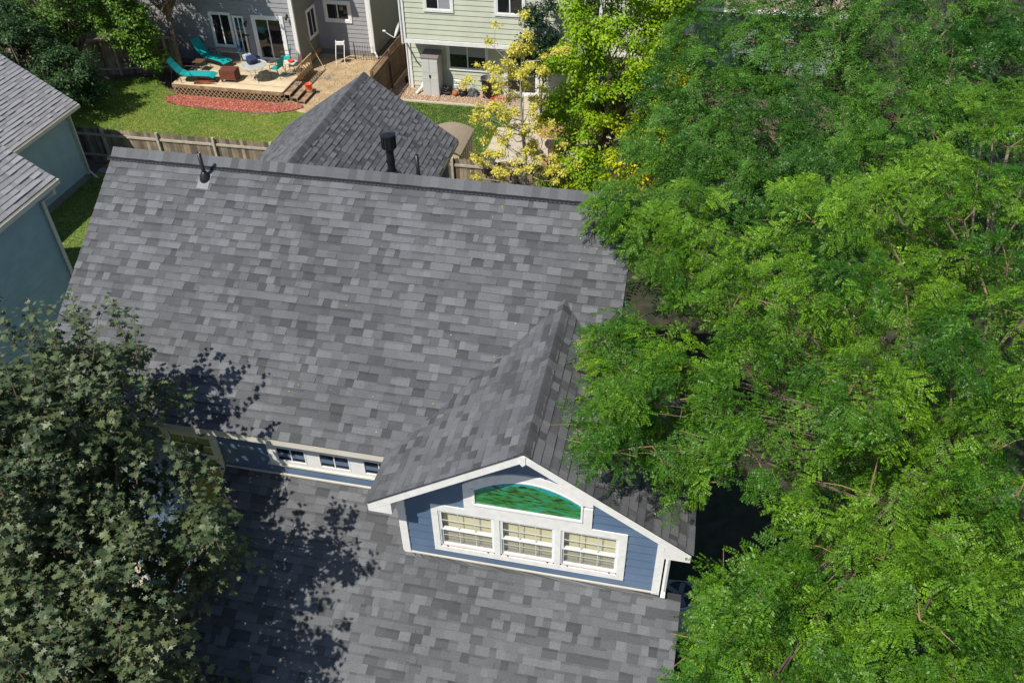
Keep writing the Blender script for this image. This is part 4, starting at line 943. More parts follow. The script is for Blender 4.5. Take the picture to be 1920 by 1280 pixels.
# patio set
c = thing('patio_table', 'round tan patio table with a dark umbrella hole and brown spokes', 'table', (5.0, 18.2, .03))
b = MB(); b.lathe([(0, .68), (.6, .68), (.62, .69), (.6, .705), (0, .705)], TANT, n=30); b.build('tabletop', c)
b = MB()
for k in range(6):
    t = k * math.pi / 3; X = Matrix.Rotation(t, 4, 'Z'); b.box(.08, .6, -.01, .01, .706, .712, BRNM, X=X)
b.lathe([(0, .7), (.08, .7), (.08, .76), (0, .76)], BLKM, n=10); b.build('spokes', c)
for k in range(4): t = k * math.pi / 2 + .6; b = MB(); b.tube([(.5 * math.cos(t), .5 * math.sin(t), .68), (.4 * math.cos(t), .4 * math.sin(t), .3), (.5 * math.cos(t), .5 * math.sin(t), 0)], .016, BRNM, 5); b.build('leg', c)
def metal_chair(loc, rot, label):
    c = thing('metal_chair', label, 'chair', loc, rot, 'brown metal chairs at the patio table')
    b = MB(); b.lathe([(0, .42), (.23, .42), (.23, .45), (0, .45)], BRNM, n=16); b.build('seat', c)
    b = MB(); b.tube([(-.22, -.2, .42), (-.27, -.2, .75), (-.3, 0, .92), (-.27, .2, .75), (-.22, .2, .42)], .014, BRNM, 6); b.build('back_frame', c)
    b = MB(); b.tube([(-.26 + 0 * t, .12 * math.cos(t), .66 + .12 * math.sin(t)) for t in [i * math.pi / 6 for i in range(13)]], .01, BRNM, 5, cap=False); b.build('back_ring', c)
    for x, yy in ((-.18, -.18), (-.18, .18), (.18, -.18), (.18, .18)): b = MB(); b.tube([(x, yy, .42), (x * 1.3, yy * 1.3, 0)], .012, BRNM, 5); b.build('leg', c)
metal_chair((4.35, 17.5, .03), math.radians(50), 'brown metal chair left of the tan patio table')
metal_chair((5.25, 17.2, .03), math.radians(95), 'brown metal chair on the near side of the patio table')
c = thing('patio_mat', 'square terracotta coloured mat on the patio under the chairs', 'mat', (5.5, 16.9, .032)); b = MB(); b.box(-.7, .7, -.6, .6, 0, .01, TANT); b.build('mat', c)
c = thing('raised_bed', 'long raised bed edged with brown boards beside the walk', 'planter', (5.0, 19.9, 0))
for a in ((-.9, 1.6, -.25, -.2), (-.9, 1.6, .3, .35), (-.9, -.85, -.2, .3), (1.55, 1.6, -.2, .3)): b = MB(); b.box(*a, 0, .22, mat('rust_boards', (.3, .14, .07), .8, .2, 6)); b.build('plank', c)
b = MB(); b.box(-.85, 1.55, -.2, .3, 0, .17, SOIL); b.build('soil', c)
# air conditioner
c = thing('air_conditioner', 'grey green outdoor air conditioner unit in the shade beside the gable', 'air conditioner', (11.2, -1.75, 0), .1)
b = MB(); b.box(-.38, .38, -.38, .38, .06, .74, ACG); b.build('body', c, bevel=.06)
b = MB(); b.lathe([(.31, .745), (.33, .775), (.35, .745)], ACG, n=24); b.build('fan_ring', c)
b = MB(); b.lathe([(0, .742), (.31, .742)], BLACK, n=24)
for k in range(5): X = Matrix.Rotation(k * 1.2566, 4, 'Z'); b.box(.03, .29, -.05, .05, 0.744, .75, ACG, X=X)
b.build('fan', c)
b = MB()
for r in (.08, .15, .22, .29): b.tube([(r * math.cos(t), r * math.sin(t), .78) for t in [i * math.pi / 12 for i in range(25)]], .005, BLKM, 4, cap=False)
b.build('grille', c)
b = MB(); b.box(-.45, .45, -.45, .45, 0, .06, CONC); b.build('pad', c)
c = thing('fallen_stone', 'flat grey stone on the shaded grass behind the ridge', 'stone', (-12.0 + .3, 13.3, 0)); b = MB(); b.lathe([(0, 0), (.2, .01), (.18, .06), (0, .08)], FOUND, n=9); b.build('stone', c)

# ------------------------------------------------ vegetation
def rot_from(n, d):
    """rows: local x -> d, local z -> n (arrays m,3), returns (m,3,3) with columns x, y, z"""
    n = n / np.linalg.norm(n, axis=1, keepdims=True)
    d = d - (d * n).sum(1, keepdims=True) * n; d = d / (np.linalg.norm(d, axis=1, keepdims=True) + 1e-9)
    y = np.cross(n, d); return np.stack([d, y, n], axis=2)
def place(tv, tf, tcol, pos, R, scale, colr):
    """instances of a template baked into one array; colr (m,3) multiplies template face tone (k,)"""
    m = len(pos); V = np.einsum('mij,vj->mvi', R, tv) * scale[:, None, None] + pos[:, None, :]
    F = (tf[None] + (np.arange(m) * len(tv))[:, None, None]); C = colr[:, None, :] * tcol[None, :, None]
    return V.reshape(-1, 3), F.reshape(-1, tf.shape[1]), C.reshape(-1, 3)
def merge(parts):
    Vs, Fs, Cs, k = [], [], [], 0
    for V, F, C in parts: Vs.append(V); Fs.append(F + k); Cs.append(C); k += len(V)
    return np.vstack(Vs), np.vstack(Fs), np.vstack(Cs)
def spray(nf, npair, blen, flen, ll, lw):
    """a drooping branchlet with alternate pinnate leaves; each leaflet one folded rhomb (quad)"""
    V, F, C = [], [], []
    for i in range(nf):
        t = (i + .5) / nf; base = np.array([blen * t, 0, -.25 * blen * t * t]); side = 1 if i % 2 else -1
        if i == nf - 1: side = 0
        ang = side * math.radians(random.uniform(42, 68)); L = flen * random.uniform(.75, 1.15) * (1 - .3 * abs(t - .5))
        dx, dy = math.cos(ang), math.sin(ang); dr = random.uniform(.1, .7); tn = random.uniform(.75, 1.25); tw = random.uniform(-.35, .35)
        for j in range(npair):
            s = (j + .7) / npair; p = base + np.array([dx * L * s, dy * L * s, -dr * L * s * s * .7 + .03])
            for q in (1, -1):
                a2 = ang + q * math.radians(random.uniform(52, 70)); l_ = ll * (1 - .35 * abs(s - .45)) * random.uniform(.85, 1.1)
                e = np.array([math.cos(a2), math.sin(a2), -.18 + q * tw]); w = np.array([-e[1], e[0], random.uniform(-.8, .8)]) * lw * .5
                k = len(V); V += [p, p + e * l_ * .5 + w, p + e * l_, p + e * l_ * .5 - w]; F.append((k, k + 1, k + 2, k + 3)); C.append(tn * random.uniform(.7, 1.35))
        # rachis
        k = len(V); e = np.array([dx * L, dy * L, -dr * L * .7]); w = np.array([-dy, dx, 0]) * .0018
        V += [base - w, base + w, base + e + w + [0, 0, .03], base + e - w + [0, 0, .03]]; F.append((k, k + 1, k + 2, k + 3)); C.append(1.3)
    return np.array(V), np.array(F), np.array(C)
def locust(name, label, trunk, lobes, per, nf, npair, ll, lw, flen, blen, c_lo, c_hi, lobe_r, yel=.0, seed=1, fill=17, nbig=999):
    r = np.random.default_rng(seed); random.seed(seed)
    T = thing(name, label, 'tree', tuple(trunk), world=True); tr = np.array(trunk)
    temps = [spray(nf, npair, blen, flen, ll, lw) for _ in range(7)]
    parts = []; lobes = np.array(lobes, float)
    for li, c in enumerate(lobes):
        small = li >= nbig; R0 = (lobe_r if not small else .26) * (r.uniform(.75, 1.2)); lt = r.uniform(-.35, 1.15); out = c[:2] - tr[:2]; out = out / (np.linalg.norm(out) + 1e-6)
        n = int(per * r.uniform(.8, 1.2)) if not small else 15
        for deep in (0, 1):
            if deep and small: continue
            m = n if deep == 0 else ((fill if c[0] > 12 or nbig > 900 else 0) if not small else 0)
            a = r.uniform(0, 2 * math.pi, m); rr = np.sqrt(r.uniform(0, 1, m)) * R0
            off = np.stack([rr * np.cos(a), rr * np.sin(a), R0 * .85 * (1 - (rr / R0) ** 2) + r.normal(0, .14, m)], 1)
            off[:, :2] += -.18 * rr[:, None] * 0
            if deep: off[:, :2] *= 1.5; off[:, 0] += .3; off[:, 2] = -r.uniform(.8, 2.6, m)
            pos = c + off
            d = np.stack([np.cos(a) * .8 + out[0] * .7, np.sin(a) * .8 + out[1] * .7, r.uniform(-.45, .3, m)], 1) + r.normal(0, .3, (m, 3))
            nrm = np.stack([off[:, 0] * .5 / R0, off[:, 1] * .5 / R0, np.full(m, 1.0)], 1) + r.normal(0, .42, (m, 3))
            if deep == 0: pos = pos - d * .25 * blen
            R = rot_from(nrm, d); sc = r.uniform(.75, 1.2, m) * (1.6 if deep else 1)
            mixv = np.clip(lt * .6 + r.uniform(0, .5, m), 0, 1)[:, None]; col = np.array(c_lo) * (1 - mixv) + np.array(c_hi) * mixv
            yk = r.random(m) < yel; col[yk] = np.array([.32, .3, .03])
            for k, tp in enumerate(temps):
                q = np.arange(m) % len(temps) == k
                if q.any(): parts.append(place(*tp, pos[q], R[q], sc[q], col[q]))
    V, F, C = merge(parts); stuff(npmesh('crown', V, F, LEAF, C, T))
    # wood
    top = lobes.mean(0); b = MB(); h = trunk[2]; fork = np.array([tr[0] + (top[0] - tr[0]) * .15, tr[1] + (top[1] - tr[1]) * .15, top[2] * .38])
    b.tube([tr + [0, 0, -.1], tr * .5 + fork * .5 + [.1, 0, 0], fork], [.27, .21, .19], BARK, 10); b.build('trunk', T, True)
    pc = lobes[lobes[:, 0] > tr[0] - 3.0]; prim = pc[r.permutation(len(pc))[:7]]; bb = []
    for p in prim:
        mid = fork * .45 + p * .55 + [0, 0, .5]; pts = [fork, fork * .75 + p * .25 + [0, 0, .35], mid + r.normal(0, .15, 3), p + [0, 0, -.1]]
        b = MB(); b.tube(pts, [.12, .09, .06, .022], BARK, 7); b.build('limb', T, True); bb += [np.array(q) for q in pts[1:3]]
    b = MB()
    for li, c in enumerate(lobes):
        if li >= nbig: bb2 = lobes[:nbig]; src = min(bb2, key=lambda q: np.linalg.norm(q - c)) - [0, 0, .2]
        else: src = min(bb, key=lambda q: np.linalg.norm(q - c)); m_ = (src + c) / 2 + r.normal(0, .18, 3)
        b.tube([src, m_ - [0, 0, .15], c + [0, 0, -.12]], [.03, .02, .009] if li < nbig else [.01, .007, .004], BARK, 5)
        for _ in range(3): e = c + r.normal(0, .3, 3) * [1, 1, .3]; b.tube([c + [0, 0, -.12], (c + e) / 2 + [0, 0, -.02], e], [.009, .007, .003], mat('twig_bark', (.24, .15, .08), .8), 4)
    stuff(b.build('branches', T))
    return T
LA = [[13.6,-7.4,9.2],[14.6,-3.2,9.7],[14.8,-1.4,9.3],[13.7,-3.5,9.1],[12.2,-5.2,9.7],[13.5,-2.2,8.9],[15.2,1.3,9.8],[10.0,-4.0,7.8],[14.5,-4.5,9.7],[12.8,-1.4,9.0],[12.0,-7.7,8.9],[12.7,-4.5,9.2],[14.4,1.8,8.9],[12.1,-0.7,9.2],[12.8,-3.6,8.9],[14.2,-0.9,9.7],[11.8,-3.3,9.5],[11.3,-3.7,8.9],[12.8,-5.0,8.4],[10.3,-0.8,9.0],[11.1,-4.8,8.9],[13.9,-5.1,9.3],[15.3,-0.0,9.6],[14.6,-2.4,9.0],[14.1,-6.7,8.8],[15.0,2.2,9.8],[13.1,-0.7,9.5],[14.0,0.7,9.3],[12.5,-6.7,8.2],[12.6,-2.5,9.1],[16.1,1.7,9.9],[11.1,-2.6,8.9],[12.2,-7.9,8.1],[13.7,-6.3,9.9],[13.4,-6.3,9.0],[16.8,4.2,9.7],[15.4,-1.0,9.8],[14.2,-4.3,8.9],[12.7,-7.7,9.7],[16.4,3.3,9.7],[11.5,-1.6,8.9],[11.5,-8.4,9.6],[13.4,-4.3,8.5],[11.1,-0.4,8.5],[13.5,2.0,9.1],[10.7,-3.4,7.8],[12.6,-5.8,9.1],[12.6,-6.8,9.3],[13.4,-7.6,8.4],[12.1,-1.5,9.8],[10.6,-4.0,8.5],[14.4,2.8,9.3],[9.7,0.1,8.1],[12.2,0.1,8.8],[15.4,3.0,9.5],[13.2,0.3,9.0],[10.9,-1.9,8.2],[13.7,-5.7,8.1],[14.1,-1.6,8.8],[10.5,0.1,8.6],[11.4,-5.7,9.3],[10.4,-5.0,8.3],[15.2,-2.1,9.7],[14.3,-0.1,9.5],[12.0,-3.1,8.6],[16.1,0.8,9.3],[13.5,-8.3,9.5],[13.0,1.1,9.4],[14.4,-5.9,9.0],[9.9,-3.1,7.9],[11.4,-8.3,8.8],[13.5,-4.3,9.7]]
LB = [[18.7,11.9,8.0],[11.7,12.1,7.1],[15.2,10.1,6.9],[10.6,11.0,6.5],[16.8,12.5,7.7],[13.5,11.4,7.0],[14.4,16.1,8.0],[11.4,6.6,5.8],[10.2,9.1,6.1],[14.0,9.0,6.4],[13.4,7.4,5.9],[12.5,6.8,5.4],[15.5,14.2,8.0],[12.8,13.4,7.2],[18.7,13.3,8.3],[17.3,10.5,7.7],[11.0,8.0,6.0],[14.1,10.2,6.6],[12.4,15.0,7.6],[14.4,13.0,7.4],[11.7,13.3,6.9],[13.0,9.1,6.6],[16.9,15.5,8.3],[10.3,6.2,5.3],[12.5,10.8,6.8],[13.7,14.2,7.3],[18.3,15.3,8.6],[9.4,7.8,5.8],[17.3,14.5,8.2],[16.3,10.8,7.6],[11.7,9.4,6.3],[11.0,15.2,7.6],[15.1,11.7,7.3],[10.0,12.7,7.0],[17.2,13.5,7.8],[15.2,8.7,6.7],[15.3,15.4,8.2],[19.5,14.4,8.6],[12.3,8.2,6.2],[15.5,12.8,7.6],[10.9,14.0,7.6],[13.7,15.3,7.9],[18.4,10.5,7.7],[17.5,11.7,7.6],[9.5,10.0,6.1],[12.9,6.0,5.9],[9.7,11.6,6.6],[16.1,9.5,7.1],[12.0,15.9,7.9],[10.3,7.3,5.6],[17.7,12.7,8.3]]
LM = [[3.6,-8.2,6.9],[1.8,-6.6,8.2],[2.6,-7.9,7.3],[2.7,-7.2,6.9],[4.0,-6.3,6.9],[1.9,-7.3,7.2],[1.6,-5.9,8.1],[4.0,-7.6,6.3],[2.6,-6.0,7.5],[2.6,-4.8,8.4],[2.7,-7.0,7.6],[3.7,-7.4,7.3],[3.2,-8.6,6.6],[4.5,-7.9,7.0],[4.0,-8.5,6.2],[2.1,-6.7,7.5],[2.3,-7.1,8.3],[2.6,-8.5,6.7],[3.3,-6.4,6.7],[2.5,-6.0,8.5],[1.2,-5.3,8.1],[3.1,-8.4,7.2],[2.9,-5.4,8.1],[4.6,-6.3,7.3],[1.9,-5.2,8.0],[3.2,-7.6,6.5],[1.9,-5.9,7.5],[3.1,-6.4,7.6],[4.6,-8.4,6.4],[3.4,-7.0,7.0],[3.8,-6.8,7.4],[3.5,-8.2,6.1],[3.4,-9.1,7.1],[4.6,-7.8,5.9],[2.8,-8.3,5.8],[1.8,-5.5,8.7],[2.2,-8.0,6.7],[3.2,-7.7,7.2],[2.2,-4.4,8.0],[2.0,-4.7,8.5],[2.5,-7.6,7.9],[1.5,-4.5,8.1],[1.8,-6.2,8.7],[2.3,-5.5,7.2],[4.1,-8.8,7.0],[1.3,-6.3,7.8],[2.6,-6.4,8.0],[2.5,-5.1,7.7],[3.0,-7.0,6.4],[2.6,-6.6,7.1],[3.9,-8.0,5.6]]
FRINGE = [[11.2,-8.3,8.0],[10.3,-1.3,8.3],[10.0,-4.7,8.2],[11.2,-7.9,8.4],[9.7,-1.1,8.6],[11.2,-6.9,8.2],[10.0,-3.8,8.4],[11.9,-7.0,8.9],[10.3,-3.5,8.3],[10.9,-2.0,8.8],[9.6,-2.5,8.0],[11.2,-7.7,8.7],[9.7,-5.2,8.5],[11.5,-7.2,8.8],[10.6,-1.4,9.0],[11.9,-6.6,9.1],[10.2,-3.7,8.9],[10.0,0.4,8.6],[9.5,-3.1,8.5],[11.1,-8.7,8.5],[9.5,-4.5,8.2],[10.4,-2.0,8.5],[10.5,-4.4,8.8],[11.7,-7.4,8.4],[9.6,-3.6,8.0],[10.1,-1.3,8.8],[10.4,-0.9,8.4],[9.8,0.8,8.3],[11.4,-7.7,9.2],[11.0,-1.1,8.3],[9.7,-0.6,8.2],[10.4,-4.7,7.8],[10.0,-4.4,8.7],[10.0,-3.5,7.6],[11.0,-7.9,7.9],[11.0,-8.9,9.0],[11.3,-8.1,7.6],[11.7,-7.0,8.4],[11.0,-8.7,9.4],[9.6,-4.9,8.2],[11.2,-7.3,8.4],[10.9,-5.2,8.2],[9.3,-2.8,8.0],[9.7,-0.4,8.6],[11.6,-8.0,7.9],[11.7,-6.6,7.9],[11.2,-7.4,7.9],[9.8,-4.9,9.0],[9.9,-3.4,8.6],[9.4,-0.7,8.9],[10.1,-1.7,8.9],[9.7,0.0,8.7],[9.17,-0.37,9.05],[9.54,-0.31,9.11],[9.37,-0.85,8.82],[9.68,-1.11,8.93],[9.07,-0.58,8.92],[10.44,-8.45,8.18],[10.7,-8.33,8.25]]
locust('locust_tree', 'bright green locust tree overhanging the front gable and right eave', (15.2, -2.0, 0), LA + FRINGE, 34, 9, 7, .038, .016, .16, .32, (.028, .11, .006), (.15, .29, .012), .58, seed=3, nbig=len(LA))
locust('locust_tree', 'darker green locust tree standing further back in the upper right corner', (15.0, 12.5, 0), LB, 28, 9, 5, .075, .03, .25, .5, (.024, .095, .012), (.095, .225, .02), .8, seed=4, fill=18)

def leafshape(kind):
    if kind == 'maple':
        a = [(0, -.08), (.34, -.28), (.28, 0), (.62, .12), (.3, .3), (.26, .5), (.42, .62)]
        half = [(0, .0), (.3, -.22), (.25, .02), (.52, .1), (.3, .3), (.36, .58), (.14, .6), (0, .95)]
        V = []; F = []
        # fan of quads: midrib points with boundary
        R = [(0.30, -.25), (.22, .0), (.55, .12), (.26, .32), (.33, .66), (.10, .62), (0, 1.0)]
        mid = [(0, 0), (0, .12), (0, .22), (0, .4), (0, .62)]
        P = lambda x, y: (y, x, .10 * abs(x) - .12 * y * y)
        for s in (1, -1):
            q = [(0, 0), (.30, -.25), (.22, .02), (0, .2)], [(0, .2), (.22, .02), (.56, .14), (.26, .32)], [(0, .2), (.26, .32), (.32, .66), (0, .45)], [(0, .45), (.32, .66), (.1, .64), (0, 1.0)]
            for f in q:
                k = len(V); V += [P(s * x, y) for x, y in f]; F.append((k, k + 1, k + 2, k + 3))
        return np.array(V) , np.array(F), np.array([1, .95, 1.05, 1, .9, .92, .97, .95])
    V = np.array([(0, 0, 0), (.45, .26, .05), (1, 0, -.08), (.45, -.26, .05)]); return V, np.array([(0, 1, 2, 3)]), np.array([1.0])
def leafy(T, clumps, n_per, size, shape, c_lo, c_hi, mat_=LEAF, seed=0, up_=.7, jitter=.28, yfun=None, shell=.5):
    """clumps: (x, y, z, r); leaves on shoots radiating from each clump"""
    r = np.random.default_rng(seed); parts = []; tv, tf, tc = leafshape(shape)
    for cx, cy_, cz, cr_ in clumps:
        m = int(n_per * (cr_ ** 2) / .25); u = r.normal(0, 1, (m, 3)); u /= np.linalg.norm(u, axis=1, keepdims=True)
        u[:, 2] = np.where(u[:, 2] < -.45, -u[:, 2], u[:, 2])
        rad = cr_ * (shell + (1 - shell) * r.random(m)) * (1 + jitter * np.sin(u[:, 0] * 7 + cx * 3) * np.sin(u[:, 1] * 6 + cy_ * 5) + .1 * r.normal(0, 1, m))
        pos = np.array([cx, cy_, cz]) + u * rad[:, None] * [1, 1, .8]
        nrm = u * .8 + [0, 0, up_] + r.normal(0, .55, (m, 3)); d = u + r.normal(0, .8, (m, 3))
        R = rot_from(nrm, d); sc = size * r.uniform(.5, 1.3, m); k = np.clip(r.random() * .5 + r.random(m) * .6, 0, 1)[:, None]
        col = np.array(c_lo) * (1 - k) + np.array(c_hi) * k
        if yfun is not None: col = yfun(pos, col, r)
        parts.append(place(tv, tf, tc, pos, R, sc, col))
    V, F, C = merge(parts); return stuff(npmesh('crown', V, F, mat_, C, T))
def wood(T, base, fork, ends, r0, m, twigs=True, seed=0):
    r = np.random.default_rng(seed); base, fork = np.array(base, float), np.array(fork, float)
    b = MB(); b.tube([base, base * .5 + fork * .5 + r.normal(0, .05, 3), fork], [r0, r0 * .8, r0 * .65], m, 9); b.build('trunk', T, True)
    for i, e in enumerate(ends[:8]):
        e = np.array(e[:3]); b = MB(); b.tube([fork, fork * .5 + e * .5 + r.normal(0, .12, 3), e], [r0 * .5, r0 * .3, r0 * .1], m, 6); b.build('limb', T, True)
    b = MB()
    for e in ends[8:]:
        e = np.array(e[:3]); s = fork * .6 + np.array(ends[r.integers(0, min(8, len(ends)))][:3]) * .4; b.tube([s, (s + e) / 2 + r.normal(0, .1, 3), e], [r0 * .25, r0 * .15, .008], m, 5)
    if b.f: stuff(b.build('branches', T))

# front left maple
T = thing('maple_tree', 'dark green maple tree in front of the blue house at the lower left', 'tree', (1.2, -7.2, 0), world=True)
r_ = np.random.default_rng(8)
cl = []
for c in LM:
    c = np.array(c) + [0, 0, -.25]; cl.append((*c, .42)); 
    for _ in range(3): q = c + r_.normal(0, .25, 3) * [1, 1, .6] + [-.05, 0, -.2]; cl.append((*q, r_.uniform(.2, .34)))
    q = c + r_.normal(0, .35, 3) + [-.3, .1, -1.0]; cl.append((*q, .5))
    q = c + r_.normal(0, .4, 3) + [-.5, .3, -2.0]; cl.append((*q, .6))
leafy(T, cl, 150, .11, 'maple', (.014, .037, .011), (.15, .18, .07), mat('maple_leaf', (1, 1, 1)), 9, up_=.75, jitter=.3, shell=.35)
# upright shoots with paired leaves above the crown outline
parts = []; tv, tf, tc = leafshape('maple'); SB = MB()
def shoot(p, d, L, n):
    p, d = np.array(p), np.array(d) / np.linalg.norm(d); SB.tube([p, p + d * L], [.008, .003], mat('shoot_bark', (.16, .09, .06), .7), 4)
    pos, nr, dd, sc = [], [], [], []
    for i in range(n):
        s = L * (.25 + .75 * i / (n - 1)); a = i * 1.57 / 1 + r_.uniform(0, .6)
        for q in (0, math.pi):
            o = np.array([math.cos(a + q), math.sin(a + q), .15]); pos.append(p + d * s + o * .03); dd.append(o + d * .2); nr.append(np.array([0, 0, 1]) + o * -.1 + r_.normal(0, .3, 3)); sc.append(.11 * (1.1 - .5 * i / n) * r_.uniform(.8, 1.2))
    k = r_.random((len(pos), 1)); parts.append(place(tv, tf, tc, np.array(pos), rot_from(np.array(nr), np.array(dd)), np.array(sc), np.array([.04, .075, .025]) * (1 - k) + np.array([.14, .18, .08]) * k))
for c in LM:
    for _ in range(5): q = np.array(c) + r_.normal(0, .35, 3) * [1, 1, .2]; shoot(q, (r_.normal(0, .35), r_.normal(0, .35), 1), r_.uniform(.35, .75), 5)
for px in [[2.31,-4.66,8.54],[2.77,-4.43,8.32],[1.5,-5.07,8.65],[1.95,-5.02,8.39],[4.69,-5.85,7.04],[4.28,-5.86,7.29]]: shoot(px, (r_.normal(0, .1), r_.normal(0, .1), 1), .95, 8); shoot(px, (-.3, .1, 1), .7, 6)
V, F, C = merge(parts); stuff(npmesh('shoots', V, F, MATS['maple_leaf'], C, T)); stuff(SB.build('twigs', T))
wood(T, (1.2, -7.2, 0), (1.8, -7.0, 3.2), [tuple(np.array(c) - [0, 0, .4]) for c in LM], .2, BARK, seed=2)

# yellow green ash by the patio
T = thing('ash_tree', 'yellow green tree with bright yellow outer leaves behind the ridge', 'tree', (7.4, 15.3, 0), world=True)
cl = []; r_ = np.random.default_rng(21)
for i in range(300):
    h = r_.uniform(.9, 8.2); w = np.interp(h, [.5, 1.5, 3, 5, 7, 8.4], [1.5, 2.3, 2.4, 2.35, 2.1, 1.2]); a = r_.uniform(0, 6.28); q = w * math.sqrt(r_.uniform(.15, 1))
    cl.append((7.55 + .05 * h + q * math.cos(a), 15.3 + q * math.sin(a) * .85, h, r_.uniform(.3, .55)))
for x, y, z in ((5.6, 13.6, 1.0), (6.2, 13.6, .8), (6.8, 13.5, 1.1), (7.4, 13.6, .9), (8.0, 13.5, 1.3), (8.6, 13.6, 1.6), (5.9, 13.8, 1.6), (7.0, 13.3, 1.7)): cl.append((x, y, z, .55))
def yel(pos, col, r):
    k = np.clip(.14 + .42 * (pos[:, 0] - 8.0) + .3 * (2.9 - pos[:, 2]) + .35 * np.sin(pos[:, 0] * 2.1 + pos[:, 2] * 1.3) + .15 * r.normal(0, 1, len(pos)), 0, 1)[:, None]
    return col * (1 - k) + np.array([.75, .66, .02]) * k * r.uniform(.75, 1.15, (len(pos), 1))
leafy(T, cl, 300, .125, 'ovate', (.11, .27, .01), (.36, .5, .015), LEAF, 22, yfun=yel, shell=.3)
wood(T, (7.4, 15.3, 0), (7.3, 15.3, 2.2), [(c[0], c[1], c[2]) for c in cl[::4]], .14, BARK, seed=5)
# thin pale tree in front of the fence
T = thing('thin_yellow_tree', 'slender half bare tree with pale yellow leaves beside the back fence', 'tree', (4.9, 13.45, 0), world=True)
r_ = np.random.default_rng(31); B0 = np.array([4.86, 13.45, 0.]); TP = np.array([4.85, 13.5, 6.7]); b = MB()
b.tube([B0, [4.9, 13.45, 2.1], [4.76, 13.45, 4.1], [4.8, 13.5, 5.6], TP], [.075, .065, .045, .025, .01], BARKP, 8); b.build('trunk', T, True)
cl = []
for i in range(34):
    h = r_.uniform(1.0, 5.6) if i > 6 else r_.uniform(1.3, 2.4); a = r_.uniform(0, 6.28); L = np.interp(h, [1, 2, 3.5, 5.6], [1.9, 1.9, 1.8, 1.0]) * r_.uniform(.6, 1.1)
    if h < 3.4 and math.cos(a) > .2 and h > 1.9: L *= .5
    s = np.array([4.86 - (h - 2.1) * .05 * (h < 4), 13.46, h]); e = s + [L * math.cos(a), L * .7 * math.sin(a), L * r_.uniform(.35, 1.0)]
    if h < 2: e = s + [L * math.cos(a), L * .4 * math.sin(a), r_.uniform(-.1, .5)]
    mid = (s + e) / 2 + [0, 0, -.12]; b = MB(); b.tube([s, mid, e], [.022, .014, .005], BARKP, 5)
    for t in (.45, .7, .85):
        p = s * (1 - t) + e * t; q = p + r_.normal(0, .28, 3) + [0, 0, .2]; b.tube([p, q], [.008, .003], BARKP, 4); cl.append((*q, r_.uniform(.12, .24)))
    b.build('limb', T); cl.append((*e, r_.uniform(.14, .27)))
for i in range(8): cl.append((4.85 + r_.normal(0, .35), 13.5 + r_.normal(0, .3), r_.uniform(5, 6.8), .25))
leafy(T, cl, 800, .09, 'ovate', (.55, .50, .06), (.78, .72, .16), LEAF, 32, shell=.1, jitter=.4)
# dark slim tree by the green house
def bushy(name, label, base, lobes_, n, size, c_lo, c_hi, seed, bark=BARK, r0=.13, fork_h=1.4, n_per=260, cat='tree'):
    T = thing(name, label, cat, base, world=True); r = np.random.default_rng(seed); cl = []
    for cx, cy_, cz, rx, ry, rz in lobes_:
        for i in range(int(n * (rx * rz + .6) * 1.5)):
            u = r.normal(0, 1, 3); u /= np.linalg.norm(u); q = r.uniform(.35, 1) ** .6; cl.append((cx + u[0] * rx * q, cy_ + u[1] * ry * q, cz + u[2] * rz * q, r.uniform(.25, .5)))
    leafy(T, cl, n_per, size, 'ovate', c_lo, c_hi, LEAF, seed + 1, shell=.3)
    wood(T, base, (base[0] + .1, base[1], fork_h), [(c[0], c[1], c[2]) for c in cl[::max(1, len(cl) // 20)]], r0, bark, seed=seed)
    return T
bushy('slim_tree', 'slim dark green tree against the green house behind the yellow tree', (4.0, 21.2, 0), [(4.0, 21.2, 3.0, .75, .6, 1.9)], 18, .12, (.012, .04, .018), (.035, .08, .035), 41, r0=.06)
bushy('tall_tree', 'tall light green tree with leaning dark trunk left of the deck', (-12.75, 21.6, 0), [(-12.6, 21.6, 5.6, 2.1, 1.8, 1.6), (-14.3, 20.6, 3.2, 1.3, 1.3, 1.3), (-10.9, 21.9, 5.2, 1.4, 1.2, 1.0), (-13.3, 20.6, 1.7, .55, .6, 1.0)], 17, .13, (.055, .15, .015), (.2, .34, .04), 51, r0=.17, fork_h=3.0)
bushy('leafy_tree', 'broad mid green tree at the top left above the plank fence', (-16.6, 20.0, 0), [(-16.8, 20.6, 3.9, 2.0, 1.8, 1.9), (-15.4, 20.4, 4.9, 1.7, 1.4, 1.3), (-17.5, 19.5, 2.5, 1.5, 1.2, 1.3)], 17, .12, (.045, .12, .018), (.16, .28, .05), 61)
bushy('dark_shrub_tree', 'dense dark shrubby tree nearest the teal house roof edge', (-17.0, 16.9, 0), [(-17.6, 17.6, 2.6, 1.8, 1.6, 2.1), (-15.4, 17.6, 1.6, 1.5, 1.4, 1.4), (-19.5, 18.0, 3.6, 1.8, 1.3, 1.8)], 20, .12, (.02, .06, .018), (.08, .15, .05), 71)
bushy('grey_green_tree', 'sparse grey green tree in the top left corner', (-20.5, 22.0, 0), [(-20.4, 21.6, 4.6, 2.0, 1.4, 2.2), (-18.5, 21.8, 5.4, 1.5, 1.2, 1.3)], 14, .12, (.04, .075, .03), (.14, .18, .09), 81)
bushy('garden_shrub', 'low green shrubs beside the walk under the yellow green tree', (6.3, 20.5, 0), [(6.3, 20.6, .6, 1.4, .7, .6)], 30, .1, (.02, .07, .012), (.07, .15, .03), 91, r0=.03, fork_h=.3, cat='shrub')

